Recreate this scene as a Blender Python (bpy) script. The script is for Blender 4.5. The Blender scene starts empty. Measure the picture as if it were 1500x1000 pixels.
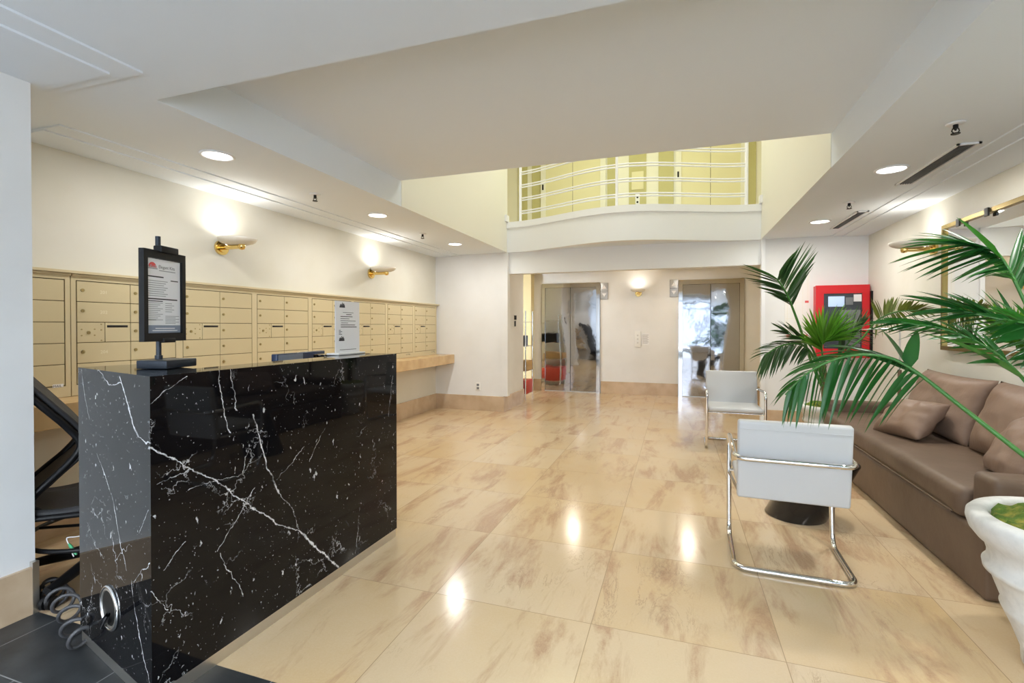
import bpy, bmesh, math, random
from mathutils import Vector, Matrix
random.seed(7)
R = math.radians
scene = bpy.context.scene
col = scene.collection

# ------------------------------------------------------------------ camera
FPX, CAMH, PX0, PY0 = 711.0, 1.3, 750.0, 485.0
YAW, PITCH = math.atan2(241.0, FPX), -math.atan2(7.0, FPX)
cam = bpy.data.cameras.new('camera'); cam_o = bpy.data.objects.new('camera', cam); col.objects.link(cam_o)
cam.sensor_width = 36.0; cam.lens = FPX / 1500.0 * 36.0; cam.shift_y = -(500.0 - PY0) / 1500.0
cam.clip_start = 0.02
cam_o.location = (0, 0, CAMH); cam_o.rotation_euler = (R(90) + PITCH, 0, YAW)
scene.camera = cam_o

# ------------------------------------------------------------------ sky, daylight, exposure
world = bpy.data.worlds.new('sky'); scene.world = world; world.use_nodes = True
wn = world.node_tree.nodes; wn['Background'].inputs['Color'].default_value = (0.84, 0.925, 1.0, 1)
SKY = 20.0
wn['Background'].inputs['Strength'].default_value = SKY
scene.view_settings.view_transform = 'Standard'; scene.view_settings.look = 'None'
scene.view_settings.gamma = 1.0; scene.view_settings.use_curve_mapping = False
scene.view_settings.exposure = 0.14
scene.cycles.max_bounces = 10; scene.cycles.diffuse_bounces = 5; scene.cycles.glossy_bounces = 5
scene.cycles.transparent_max_bounces = 8
scene.cycles.sample_clamp_indirect = 4.0
scene.cycles.caustics_reflective = False; scene.cycles.caustics_refractive = False

def area(name, loc, size, power, color, rot=(0, 0, 0), shape='DISK', size_y=None, spread=180):
    l = bpy.data.lights.new(name, 'AREA'); l.shape = shape; l.size = size
    if size_y: l.size_y = size_y
    l.energy = power; l.color = color; l.spread = R(spread)
    o = bpy.data.objects.new(name, l); col.objects.link(o); o.location = loc; o.rotation_euler = rot
    return o
# daylight through the street windows behind the camera (portal: guides the sky's own light in)
for i, (xa, xb) in enumerate(((-2.55, 2.0),)):
    p = area('window_daylight', ((xa + xb) / 2, -2.36, 1.32), xb - xa, 1, (1, 1, 1), (R(90), 0, 0), 'RECTANGLE', 2.1)
    p.data.cycles.is_portal = True
WARM = (1.0, 0.91, 0.76); SOFT = (1.0, 0.96, 0.90); YEL = (1.0, 0.94, 0.52)
# ceiling light of the upper floor lobby
area('upper_lobby_light', (-0.7, 8.1, 5.25), 3.4, 31, YEL, (0, 0, 0), 'RECTANGLE', 1.4)
area('atrium_light', (-0.7, 5.6, 5.25), 2.6, 50, (1.0, 0.98, 0.92), (0, 0, 0), 'RECTANGLE', 1.6)

# ------------------------------------------------------------------ pixel helpers (measured points of the place)
_f = Vector((-math.sin(YAW), math.cos(YAW), 0)); _r = Vector((math.cos(YAW), math.sin(YAW), 0)); _z = Vector((0, 0, 1))
_fw = _f * math.cos(PITCH) + _z * math.sin(PITCH); _up = _z * math.cos(PITCH) - _f * math.sin(PITCH)
CAM = Vector((0, 0, CAMH))
def ray(x, y): return _fw + _r * ((x - PX0) / FPX) + _up * ((PY0 - y) / FPX)
def at(x, y, d): return CAM + ray(x, y) * d
def on_plane(x, y, p, n):
    d = ray(x, y); n = Vector(n); return CAM + d * ((Vector(p) - CAM).dot(n) / d.dot(n))

# ------------------------------------------------------------------ materials
def mat(name, color, rough=0.5, metal=0.0, spec=0.5, noise=None, bump=None, coat=0.0, emit=None, sheen=0):
    m = bpy.data.materials.new(name); m.use_nodes = True
    nt = m.node_tree; b = nt.nodes['Principled BSDF']
    c4 = tuple(color) + (1,)
    b.inputs['Base Color'].default_value = c4; b.inputs['Roughness'].default_value = rough
    b.inputs['Metallic'].default_value = metal; b.inputs['Specular IOR Level'].default_value = spec
    b.inputs['Coat Weight'].default_value = coat
    if sheen: b.inputs['Sheen Weight'].default_value = sheen
    if emit:
        b.inputs['Emission Color'].default_value = tuple(emit[0]) + (1,); b.inputs['Emission Strength'].default_value = emit[1]
    tc = None
    def coords():
        nonlocal tc
        if tc is None: tc = nt.nodes.new('ShaderNodeTexCoord')
        return tc.outputs['Object']
    if noise:                      # (scale, second colour, contrast lo, hi)
        n = nt.nodes.new('ShaderNodeTexNoise'); n.inputs['Scale'].default_value = noise[0]; n.inputs['Detail'].default_value = 6
        nt.links.new(coords(), n.inputs['Vector'])
        r = nt.nodes.new('ShaderNodeValToRGB'); r.color_ramp.elements[0].position = noise[2]; r.color_ramp.elements[1].position = noise[3]
        r.color_ramp.elements[0].color = c4; r.color_ramp.elements[1].color = tuple(noise[1]) + (1,)
        nt.links.new(n.outputs['Fac'], r.inputs['Fac']); nt.links.new(r.outputs['Color'], b.inputs['Base Color'])
    if bump:                       # (scale, strength, distance)
        n = nt.nodes.new('ShaderNodeTexNoise'); n.inputs['Scale'].default_value = bump[0]; n.inputs['Detail'].default_value = 4
        nt.links.new(coords(), n.inputs['Vector'])
        bp = nt.nodes.new('ShaderNodeBump'); bp.inputs['Strength'].default_value = bump[1]; bp.inputs['Distance'].default_value = bump[2]
        nt.links.new(n.outputs['Fac'], bp.inputs['Height']); nt.links.new(bp.outputs['Normal'], b.inputs['Normal'])
    return m

M = {}
M['plaster'] = mat('plaster_cream', (0.74, 0.725, 0.655), 0.55, noise=(1.6, (0.68, 0.66, 0.565), 0.40, 0.72), bump=(9, 0.06, 0.01))
M['plaster_white'] = mat('plaster_white', (0.82, 0.83, 0.84), 0.5, noise=(2.2, (0.77, 0.775, 0.775), 0.4, 0.75), bump=(9, 0.06, 0.01))
M['ceiling'] = mat('ceiling_paint', (0.82, 0.885, 0.955), 0.7)
M['trim_white'] = mat('trim_white', (0.87, 0.89, 0.92), 0.45)
M['upper_wall'] = mat('upper_wall_cream', (0.83, 0.825, 0.74), 0.6)
M['lobby_yellow'] = mat('lobby_yellow', (0.80, 0.70, 0.42), 0.6)
M['olive'] = mat('upper_olive', (0.52, 0.49, 0.24), 0.6)
M['upper_door'] = mat('upper_door_cream', (0.76, 0.72, 0.47), 0.4)
M['orange'] = mat('upper_ochre', (0.80, 0.66, 0.40), 0.6)
M['base'] = mat('baseboard_marble', (0.60, 0.46, 0.32), 0.22, noise=(5, (0.46, 0.33, 0.21), 0.35, 0.75))
M['shelf'] = mat('shelf_marble', (0.66, 0.46, 0.24), 0.22, noise=(6, (0.52, 0.34, 0.16), 0.35, 0.75))
M['chrome'] = mat('chrome', (0.80, 0.81, 0.83), 0.06, 1.0)
M['steel'] = mat('brushed_steel', (0.68, 0.66, 0.62), 0.36, 1.0)
M['elevator'] = mat('polished_elevator_steel', (0.58, 0.60, 0.65), 0.05, 1.0, bump=(1.6, 0.12, 0.03))
M['brass'] = mat('polished_brass', (0.83, 0.60, 0.22), 0.16, 1.0)
M['brass_dull'] = mat('aged_brass', (0.25, 0.18, 0.06), 0.35, 1.0)
M['mail'] = mat('mailbox_beige', (0.62, 0.53, 0.33), 0.38)
M['mail_frame'] = mat('mailbox_frame_beige', (0.64, 0.55, 0.35), 0.4)
M['gap'] = mat('dark_gap', (0.10, 0.07, 0.03), 0.8)
M['lock'] = mat('lock_brass', (0.42, 0.34, 0.17), 0.35, 1.0)
M['black'] = mat('satin_black', (0.007, 0.007, 0.008), 0.4, spec=0.22)
M['black_gloss'] = mat('gloss_black', (0.008, 0.008, 0.009), 0.06)
M['blackmesh'] = mat('black_mesh', (0.014, 0.014, 0.016), 0.6, bump=(160, 0.5, 0.003))
M['slot'] = mat('slot_black', (0.004, 0.004, 0.004), 0.5)
M['paper'] = mat('paper_white', (0.84, 0.85, 0.88), 0.5)
M['ink'] = mat('ink_black', (0.03, 0.03, 0.04), 0.6)
M['ink_grey'] = mat('ink_grey', (0.38, 0.39, 0.42), 0.6)
M['ink_red'] = mat('ink_red', (0.70, 0.10, 0.10), 0.6)
M['ink_pale'] = mat('pale_numerals', (0.80, 0.74, 0.58), 0.5)
M['slate_blue'] = mat('slate_blue_print', (0.22, 0.26, 0.34), 0.5)
M['stand_metal'] = mat('dark_stand_metal', (0.02, 0.026, 0.036), 0.35, 0.2, spec=0.3)
M['screen'] = mat('monitor_blue', (0.01, 0.03, 0.09), 0.2)
M['white_leather'] = mat('white_leather', (0.56, 0.57, 0.58), 0.42, bump=(60, 0.08, 0.004))
M['sofa'] = mat('taupe_sateen_shaded', (0.150, 0.103, 0.072), 0.46, noise=(3, (0.115, 0.076, 0.050), 0.35, 0.7), bump=(14, 0.22, 0.012), spec=0.3)  # same fabric as the cushions, darkened to carry the shade on the sofa
M['cushion'] = mat('taupe_sateen_lit', (0.250, 0.172, 0.128), 0.45, noise=(4, (0.20, 0.132, 0.094), 0.35, 0.7), bump=(9, 0.35, 0.02), spec=0.22)  # lighter copy of the sofa fabric, light from above put into its colour
M['pot'] = mat('white_cast_stone', (0.70, 0.70, 0.68), 0.8, noise=(28, (0.60, 0.60, 0.58), 0.45, 0.75), bump=(60, 0.25, 0.004))
M['moss'] = mat('moss', (0.09, 0.17, 0.015), 0.95, noise=(26, (0.36, 0.32, 0.05), 0.42, 0.68), bump=(70, 1.0, 0.02))
M['rachis'] = mat('palm_stem', (0.055, 0.20, 0.035), 0.4)
M['trunk'] = mat('palm_trunk', (0.16, 0.10, 0.05), 0.8, noise=(18, (0.10, 0.13, 0.04), 0.4, 0.7))
M['red'] = mat('fire_panel_red', (0.58, 0.008, 0.016), 0.35)
M['panel_dark'] = mat('panel_charcoal', (0.035, 0.045, 0.06), 0.25)
M['panel_grey'] = mat('panel_grey', (0.16, 0.17, 0.19), 0.4)
M['lcd'] = mat('lcd_display', (0.45, 0.58, 0.78), 0.2, emit=((0.5, 0.66, 0.95), 0.35))
M['vent_dark'] = mat('vent_dark', (0.03, 0.028, 0.024), 0.7)
M['lamp_glow'] = mat('lamp_glow', (1, 1, 1), 0.5, emit=((1.0, 0.97, 0.92), 5.0))
M['shell'] = mat('sconce_shell', (0.80, 0.77, 0.70), 0.4)
M['wire'] = mat('grey_cord', (0.055, 0.055, 0.06), 0.5)
M['white_cable'] = mat('white_cable', (0.8, 0.8, 0.8), 0.5)
M['green'] = mat('green_plug', (0.08, 0.42, 0.20), 0.4)
M['indicator'] = mat('indicator_metal', (0.42, 0.43, 0.45), 0.4, 0.4)
M['indicator_dark'] = mat('indicator_divider', (0.12, 0.12, 0.14), 0.5)
M['arrow'] = mat('arrow_white', (0.86, 0.86, 0.88), 0.5)
M['pole'] = mat('bronze_pole', (0.18, 0.12, 0.08), 0.4, 0.7)
M['cardboard'] = mat('cardboard', (0.50, 0.33, 0.16), 0.8)
M['red_pack'] = mat('red_package', (0.55, 0.06, 0.04), 0.5)
M['window_frame'] = mat('window_frame_dark', (0.10, 0.10, 0.11), 0.4)
M['mirror'] = mat('mirror_glass', (0.92, 0.93, 0.93), 0.005, 1.0)
M['outlet'] = mat('outlet_white', (0.86, 0.86, 0.84), 0.4)
M['plaque'] = mat('acrylic_plan', (0.88, 0.87, 0.84), 0.25)
M['sunlit_street'] = mat('street', (0.46, 0.46, 0.47), 0.9)  # sunlight on the ground put into a pale colour that brightens the ceiling
M['facade'] = mat('opposite_facade', (0.13, 0.14, 0.16), 0.9)

def leaf_mat(name, c1, c2, trans):
    m = mat(name, c1, 0.34, noise=(2.3, c2, 0.35, 0.7))
    nt = m.node_tree; b = nt.nodes['Principled BSDF']; out = nt.nodes['Material Output']
    t = nt.nodes.new('ShaderNodeBsdfTranslucent'); t.inputs['Color'].default_value = tuple(trans) + (1,)
    mx = nt.nodes.new('ShaderNodeMixShader'); mx.inputs['Fac'].default_value = 0.16
    nt.links.new(b.outputs[0], mx.inputs[1]); nt.links.new(t.outputs[0], mx.inputs[2]); nt.links.new(mx.outputs[0], out.inputs['Surface'])
    return m
M['leaf'] = leaf_mat('palm_leaf', (0.008, 0.075, 0.014), (0.016, 0.125, 0.020), (0.10, 0.42, 0.05))
M['leaf_dark'] = leaf_mat('palm_leaf_dark', (0.016, 0.055, 0.020), (0.030, 0.085, 0.025), (0.08, 0.20, 0.04))
M['leaf_backlit'] = leaf_mat('palm_leaf_backlit', (0.075, 0.27, 0.020), (0.15, 0.36, 0.035), (0.28, 0.62, 0.06))  # brighter green: light from behind the fan put into the leaf colour
M['leaf_yellow'] = leaf_mat('palm_leaf_yellowing', (0.11, 0.15, 0.02), (0.055, 0.10, 0.018), (0.35, 0.38, 0.06))

def node(nt, t, **kw):
    n = nt.nodes.new(t)
    for k, v in kw.items(): setattr(n, k, v)
    return n
def mathn(nt, op, a, b=None, clamp=False):
    n = nt.nodes.new('ShaderNodeMath'); n.operation = op; n.use_clamp = clamp
    for i, v in enumerate((a, b)):
        if v is None: continue
        if isinstance(v, (int, float)): n.inputs[i].default_value = v
        else: nt.links.new(v, n.inputs[i])
    return n.outputs[0]
def vmath(nt, op, a, b=None, out=0, scale=None):
    n = nt.nodes.new('ShaderNodeVectorMath'); n.operation = op
    for i, v in enumerate((a, b)):
        if v is None: continue
        if isinstance(v, (tuple, Vector)): n.inputs[i].default_value = tuple(v)
        else: nt.links.new(v, n.inputs[i])
    if scale is not None:
        if isinstance(scale, (int, float)): n.inputs['Scale'].default_value = scale
        else: nt.links.new(scale, n.inputs['Scale'])
    return n.outputs[out]
def ramp(nt, fac, stops):
    r = nt.nodes.new('ShaderNodeValToRGB'); e = r.color_ramp.elements
    while len(e) < len(stops): e.new(0.5)
    for el, (p, c) in zip(e, stops):
        el.position = p; el.color = (c, c, c, 1) if isinstance(c, (int, float)) else tuple(c) + (1,)
    nt.links.new(fac, r.inputs['Fac']); return r.outputs['Color']
def mixc(nt, fac, a, b):
    n = nt.nodes.new('ShaderNodeMix'); n.data_type = 'RGBA'
    if isinstance(fac, (int, float)): n.inputs[0].default_value = fac
    else: nt.links.new(fac, n.inputs[0])
    for i, v in ((6, a), (7, b)):
        if isinstance(v, tuple): n.inputs[i].default_value = v + (1,)
        else: nt.links.new(v, n.inputs[i])
    return n.outputs[2]
def noise(nt, vec, scale, detail=5, rough=0.55, dist=0.0):
    n = nt.nodes.new('ShaderNodeTexNoise'); n.inputs['Scale'].default_value = scale; n.inputs['Detail'].default_value = detail
    n.inputs['Roughness'].default_value = rough; n.inputs['Distortion'].default_value = dist
    nt.links.new(vec, n.inputs['Vector']); return n

def floor_marble():
    m = bpy.data.materials.new('honey_marble_tiles'); m.use_nodes = True; nt = m.node_tree; b = nt.nodes['Principled BSDF']
    tc = nt.nodes.new('ShaderNodeTexCoord'); P = tc.outputs['Object']
    def brick(c1, c2, mortar):
        k = nt.nodes.new('ShaderNodeTexBrick'); k.offset = 0.0; k.squash = 1.0
        mp = nt.nodes.new('ShaderNodeMapping'); mp.inputs['Location'].default_value = (1.107 + 0.757 * 20, -2.11 + 0.727 * 20, 0)
        nt.links.new(P, mp.inputs['Vector']); nt.links.new(mp.outputs[0], k.inputs['Vector'])
        k.inputs['Color1'].default_value = c1; k.inputs['Color2'].default_value = c2; k.inputs['Mortar'].default_value = (0.0, 0, 0, 1)
        k.inputs['Scale'].default_value = 1.0; k.inputs['Mortar Size'].default_value = mortar; k.inputs['Mortar Smooth'].default_value = 0.1
        k.inputs['Brick Width'].default_value = 0.757; k.inputs['Row Height'].default_value = 0.727
        return k
    k = brick((0, 0, 0, 1), (1, 1, 1, 1), 0.0016)
    rnd = k.outputs['Color']
    off = vmath(nt, 'MULTIPLY', rnd, (17.0, 9.0, 5.0))
    v = vmath(nt, 'ADD', P, off)
    # streaks that run across each slab at a slant
    rot = nt.nodes.new('ShaderNodeMapping'); rot.inputs['Rotation'].default_value = (0, 0, R(-20)); rot.inputs['Scale'].default_value = (4.0, 0.95, 1)
    nt.links.new(v, rot.inputs['Vector'])
    big = noise(nt, rot.outputs[0], 1.25, 9, 0.68, 0.5).outputs['Fac']
    streak = ramp(nt, big, [(0.505, 0.0), (0.575, 0.5), (0.63, 1.0), (0.78, 0.4)])
    fine = noise(nt, v, 120, 4, 0.7).outputs['Fac']
    grain = ramp(nt, fine, [(0.40, 0.0), (0.66, 1.0)])
    sm = mathn(nt, 'MULTIPLY', streak, mathn(nt, 'ADD', mathn(nt, 'MULTIPLY', grain, 0.45), 0.45))
    cloud = noise(nt, v, 1.1, 4).outputs['Fac']
    basec = mixc(nt, ramp(nt, cloud, [(0.32, 0.0), (0.70, 1.0)]), (0.645, 0.495, 0.315), (0.585, 0.405, 0.205))
    basec = mixc(nt, mathn(nt, 'MULTIPLY', rnd, 0.35), basec, (0.645, 0.53, 0.39))
    c = mixc(nt, mathn(nt, 'MULTIPLY', sm, 0.95), basec, (0.335, 0.165, 0.09))
    vein = noise(nt, rot.outputs[0], 2.2, 10, 0.7, 1.4).outputs['Fac']
    vl = ramp(nt, mathn(nt, 'ABSOLUTE', mathn(nt, 'SUBTRACT', vein, 0.5)), [(0.0, 1.0), (0.012, 0.0)])
    vm = ramp(nt, noise(nt, v, 1.9, 2).outputs['Fac'], [(0.55, 0.0), (0.68, 1.0)])
    c = mixc(nt, mathn(nt, 'MULTIPLY', mathn(nt, 'MULTIPLY', vl, vm), 0.75), c, (0.26, 0.15, 0.09))
    c = mixc(nt, mathn(nt, 'MULTIPLY', grain, 0.10), c, (0.80, 0.68, 0.50))
    c = mixc(nt, mathn(nt, 'MULTIPLY', k.outputs['Fac'], 0.8), c, (0.30, 0.21, 0.12))
    nt.links.new(c, b.inputs['Base Color'])
    b.inputs['Roughness'].default_value = 0.155; b.inputs['Specular IOR Level'].default_value = 0.45
    return m
M['floor'] = floor_marble()

def slate_floor():
    m = bpy.data.materials.new('charcoal_slate_tiles'); m.use_nodes = True; nt = m.node_tree; b = nt.nodes['Principled BSDF']
    tc = nt.nodes.new('ShaderNodeTexCoord'); P = tc.outputs['Object']
    k = nt.nodes.new('ShaderNodeTexBrick'); k.offset = 0.5
    mp = nt.nodes.new('ShaderNodeMapping'); mp.inputs['Location'].default_value = (2.30 + 0.6 * 20, -1.09 + 0.6 * 20, 0)
    nt.links.new(P, mp.inputs['Vector']); nt.links.new(mp.outputs[0], k.inputs['Vector'])
    k.inputs['Scale'].default_value = 1.0; k.inputs['Mortar Size'].default_value = 0.0022; k.inputs['Brick Width'].default_value = 0.6; k.inputs['Row Height'].default_value = 0.6
    n = noise(nt, P, 5, 7, 0.65).outputs['Fac']
    c = mixc(nt, ramp(nt, n, [(0.35, 0.0), (0.75, 1.0)]), (0.018, 0.020, 0.022), (0.050, 0.054, 0.058))
    c = mixc(nt, k.outputs['Fac'], c, (0.22, 0.22, 0.22))
    nt.links.new(c, b.inputs['Base Color']); b.inputs['Roughness'].default_value = 0.38
    return m
M['slate'] = slate_floor()

# black marble with white veins: the veins of the two visible slabs follow measured lines in the stone
DX, DYN, DYF, DZ = -1.655, 1.155, 2.612, 1.132
ENDN = Vector((-0.245, -0.97, 0)).normalized(); ENDP = Vector((-1.672, 1.150, 0)); FRN = Vector((1.462, -.032, 0)).normalized()
def vein_pts(kind, pts):
    o = []
    for cx, cy in pts:
        if kind == 'front': o.append(on_plane(210 + cx / 2.174, 540 + cy / 2.174, (-1.672, 1.150, 0), FRN))
        else: o.append(on_plane(cx / 2, 500 + cy / 2, ENDP, ENDN))
    return o
VEINS = [('front', .0042, [(-10, 225), (140, 310), (240, 355), (325, 430), (430, 490), (500, 515)]), ('front', .0065, [(500, 515), (555, 570), (622, 632)]),
         ('front', .0045, [(350, 140), (375, 240), (400, 330)]), ('front', .0065, [(400, 330), (430, 400)]),
         ('front', .0018, [(430, 400), (475, 445), (500, 515)]), ('front', .002, [(425, 355), (515, 245)]), ('front', .0018, [(528, 298), (577, 188)]),
         ('front', .003, [(244, 0), (255, 120), (275, 210)]), ('front', .0032, [(278, 0), (298, 130)]),
         ('front', .0022, [(355, 380), (325, 430), (265, 535), (235, 580)]), ('front', .0028, [(245, 590), (290, 670), (315, 722)]),
         ('front', .0018, [(328, 262), (315, 330), (150, 380)]), ('front', .0022, [(150, 315), (42, 368)]), ('front', .0022, [(62, 640), (130, 550)]),
         ('front', .002, [(795, 20), (780, 150)]), ('front', .002, [(690, 440), (675, 590)]), ('front', .002, [(20, 700), (80, 770)]), ('front', .0018, [(14, 120), (140, 22)]),
         ('end', .0060, [(350, 105), (375, 190), (402, 275)]), ('end', .0035, [(402, 275), (440, 297)]), ('end', .0025, [(283, 80), (320, 125), (355, 122)]),
         ('end', .0022, [(285, 330), (330, 460)]), ('end', .0036, [(330, 460), (350, 590), (370, 670)]), ('end', .0032, [(385, 700), (405, 850), (438, 1000)]),
         ('end', .002, [(437, 500), (405, 560)]), ('end', .002, [(385, 710), (438, 655)]), ('end', .002, [(240, 100), (262, 230)])]
def marquina():
    m = bpy.data.materials.new('black_veined_marble'); m.use_nodes = True; nt = m.node_tree; b = nt.nodes['Principled BSDF']
    P = nt.nodes.new('ShaderNodeNewGeometry').outputs['Position']
    w1 = noise(nt, P, 9, 4, 0.6).outputs['Color']; w2 = noise(nt, P, 46, 3, 0.6).outputs['Color']
    dist = vmath(nt, 'ADD', vmath(nt, 'SCALE', vmath(nt, 'SUBTRACT', w1, (0.5, 0.5, 0.5)), scale=0.045), vmath(nt, 'SCALE', vmath(nt, 'SUBTRACT', w2, (0.5, 0.5, 0.5)), scale=0.016))
    Q = vmath(nt, 'ADD', P, dist)
    acc = None
    for kind, w, pts in VEINS:
        q = vein_pts(kind, pts)
        for a, c in zip(q, q[1:]):
            wt = Vector((.15, 1, 1)) if kind == 'front' else Vector((1, .15, 1))
            ba = (c - a) * 1.0; ba = Vector((ba.x * wt.x, ba.y * wt.y, ba.z)); pa = vmath(nt, 'MULTIPLY', vmath(nt, 'SUBTRACT', Q, tuple(a)), tuple(wt))
            h = mathn(nt, 'MULTIPLY', vmath(nt, 'DOT_PRODUCT', pa, tuple(ba), out=1), 1.0 / ba.length_squared, clamp=True)
            d = vmath(nt, 'LENGTH', vmath(nt, 'SUBTRACT', pa, vmath(nt, 'SCALE', tuple(ba), scale=h)), out=1)
            d = mathn(nt, 'DIVIDE', d, w * .6)
            acc = d if acc is None else mathn(nt, 'MINIMUM', acc, d)
    wid = mathn(nt, 'ADD', mathn(nt, 'MULTIPLY', noise(nt, P, 30, 3).outputs['Fac'], 2.2), -0.1)
    line = mathn(nt, 'SUBTRACT', 1.25, mathn(nt, 'DIVIDE', acc, mathn(nt, 'MAXIMUM', wid, 0.25)), clamp=True)
    line = mathn(nt, 'MULTIPLY', line, ramp(nt, noise(nt, P, 16, 4, 0.7).outputs['Fac'], [(0.36, 0.18), (0.52, 1.0)]))
    # hairline network and scattered flecks
    vo = nt.nodes.new('ShaderNodeTexVoronoi'); vo.feature = 'DISTANCE_TO_EDGE'; vo.inputs['Scale'].default_value = 5.5
    nt.links.new(vmath(nt, 'ADD', P, vmath(nt, 'SCALE', dist, scale=3.0)), vo.inputs['Vector'])
    hair = ramp(nt, vo.outputs['Distance'], [(0.0, 0.8), (0.011, 0.0)])
    hm = ramp(nt, noise(nt, P, 3.6, 3).outputs['Fac'], [(0.56, 0.0), (0.66, 1.0)])
    hair = mathn(nt, 'MULTIPLY', hair, hm)
    mp = nt.nodes.new('ShaderNodeMapping'); mp.inputs['Scale'].default_value = (1, 1, 0.42); mp.inputs['Rotation'].default_value = (R(25), R(20), 0)
    nt.links.new(Q, mp.inputs['Vector'])
    f = noise(nt, mp.outputs[0], 42, 2, 0.5).outputs['Fac']
    fl = ramp(nt, f, [(0.715, 0.0), (0.75, 0.7)])
    f2 = ramp(nt, noise(nt, P, 110, 1).outputs['Fac'], [(0.735, 0.0), (0.77, 0.5)])
    tot = mathn(nt, 'MAXIMUM', mathn(nt, 'MAXIMUM', line, hair), mathn(nt, 'MAXIMUM', fl, f2))
    c = mixc(nt, tot, (0.0045, 0.0045, 0.0055), (0.72, 0.73, 0.75))
    nt.links.new(c, b.inputs['Base Color']); b.inputs['Roughness'].default_value = 0.035; b.inputs['Specular IOR Level'].default_value = 0.22
    return m
M['marquina'] = marquina()

# ------------------------------------------------------------------ mesh builder
class MB:
    def __init__(s): s.v = []; s.f = []; s.sm = []
    def add(s, vs, fs, smooth=False):
        o = len(s.v); s.v += [tuple(v) for v in vs]
        s.f += [tuple(i + o for i in f) for f in fs]; s.sm += [smooth] * len(fs); return s
    def box(s, x0, x1, y0, y1, z0, z1, mtx=None):
        vs = [Vector((x, y, z)) for z in (z0, z1) for y in (y0, y1) for x in (x0, x1)]
        if mtx: vs = [mtx @ v for v in vs]
        return s.add(vs, [(0, 2, 3, 1), (4, 5, 7, 6), (0, 1, 5, 4), (2, 6, 7, 3), (0, 4, 6, 2), (1, 3, 7, 5)])
    def rbox(s, x0, x1, y0, y1, z0, z1, r=0.02, seg=3, mtx=None, smooth=True):
        bm = bmesh.new(); bmesh.ops.create_cube(bm, size=1.0)
        for v in bm.verts: v.co = Vector(((x0 + x1) / 2 + v.co.x * (x1 - x0), (y0 + y1) / 2 + v.co.y * (y1 - y0), (z0 + z1) / 2 + v.co.z * (z1 - z0)))
        bmesh.ops.bevel(bm, geom=bm.edges[:] , offset=r, segments=seg, affect='EDGES', profile=0.5)
        bm.verts.index_update(); vs = [(mtx @ v.co) if mtx else v.co.copy() for v in bm.verts]
        fs = [[v.index for v in f.verts] for f in bm.faces]; bm.free(); return s.add(vs, fs, smooth)
    def prism(s, poly, z0, z1):
        n = len(poly); vs = [(x, y, z0) for x, y in poly] + [(x, y, z1) for x, y in poly]
        return s.add(vs, [tuple(range(n))[::-1], tuple(range(n, 2 * n))] + [(i, (i + 1) % n, n + (i + 1) % n, n + i) for i in range(n)])
    def tube(s, pts, r, n=10, closed=False, cap=True, smooth=True):
        pts = [Vector(p) for p in pts]; N = len(pts); rs = r if isinstance(r, (list, tuple)) else [r] * N
        T = []
        for i in range(N):
            a = pts[(i - 1) % N] if (closed or i) else pts[0]; c = pts[(i + 1) % N] if (closed or i < N - 1) else pts[-1]
            t = (c - a); T.append(t.normalized() if t.length > 1e-9 else Vector((0, 0, 1)))
        u = T[0].orthogonal().normalized(); vs = []
        for i in range(N):
            if i:
                q = T[i - 1].rotation_difference(T[i]); u = (q @ u)
            u = (u - T[i] * u.dot(T[i])).normalized(); w = T[i].cross(u)
            vs += [pts[i] + (u * math.cos(2 * math.pi * k / n) + w * math.sin(2 * math.pi * k / n)) * rs[i] for k in range(n)]
        fs = []
        for i in range(N if closed else N - 1):
            j = (i + 1) % N
            fs += [(i * n + k, i * n + (k + 1) % n, j * n + (k + 1) % n, j * n + k) for k in range(n)]
        s.add(vs, fs, smooth)
        if cap and not closed: s.add(vs[:n], [tuple(range(n))[::-1]]); s.add(vs[-n:], [tuple(range(n))])
        return s
    def cyl(s, p0, p1, r, r1=None, n=24, cap=True, smooth=True):
        return s.tube([p0, p1], [r, r if r1 is None else r1], n, False, cap, smooth)
    def lathe(s, prof, n=48, c=(0, 0, 0), mtx=None, smooth=True):
        vs = [Vector((r * math.cos(2 * math.pi * k / n), r * math.sin(2 * math.pi * k / n), z)) for r, z in prof for k in range(n)]
        vs = [(mtx @ v if mtx else v) + Vector(c) for v in vs]
        fs = [(i * n + k, i * n + (k + 1) % n, (i + 1) * n + (k + 1) % n, (i + 1) * n + k) for i in range(len(prof) - 1) for k in range(n)]
        return s.add(vs, fs, smooth)
    def torus(s, c, R_, r, axis=(0, 0, 1), n=40, m=10):
        ax = Vector(axis).normalized(); u = ax.orthogonal().normalized(); w = ax.cross(u)
        return s.tube([Vector(c) + (u * math.cos(2 * math.pi * k / n) + w * math.sin(2 * math.pi * k / n)) * R_ for k in range(n)], r, m, closed=True)
    def disc(s, c, r, axis=(0, 0, 1), n=32):
        ax = Vector(axis).normalized(); u = ax.orthogonal().normalized(); w = ax.cross(u)
        return s.add([Vector(c) + (u * math.cos(2 * math.pi * k / n) + w * math.sin(2 * math.pi * k / n)) * r for k in range(n)], [tuple(range(n))])
    def build(s, name, m, parent=None, **props):
        off = Vector((0, 0, 0))
        q = parent
        while q is not None: off += q.location; q = q.parent
        me = bpy.data.meshes.new(name); me.from_pydata([tuple(Vector(v) - off) for v in s.v], [], s.f)
        me.polygons.foreach_set('use_smooth', s.sm)
        bm = bmesh.new(); bm.from_mesh(me); bmesh.ops.recalc_face_normals(bm, faces=bm.faces[:]); bm.to_mesh(me); bm.free()
        me.materials.append(m if not isinstance(m, str) else M[m]); me.update()
        o = bpy.data.objects.new(name, me); col.objects.link(o); o.parent = parent
        for k, v in props.items(): o[k] = v
        return o

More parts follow.
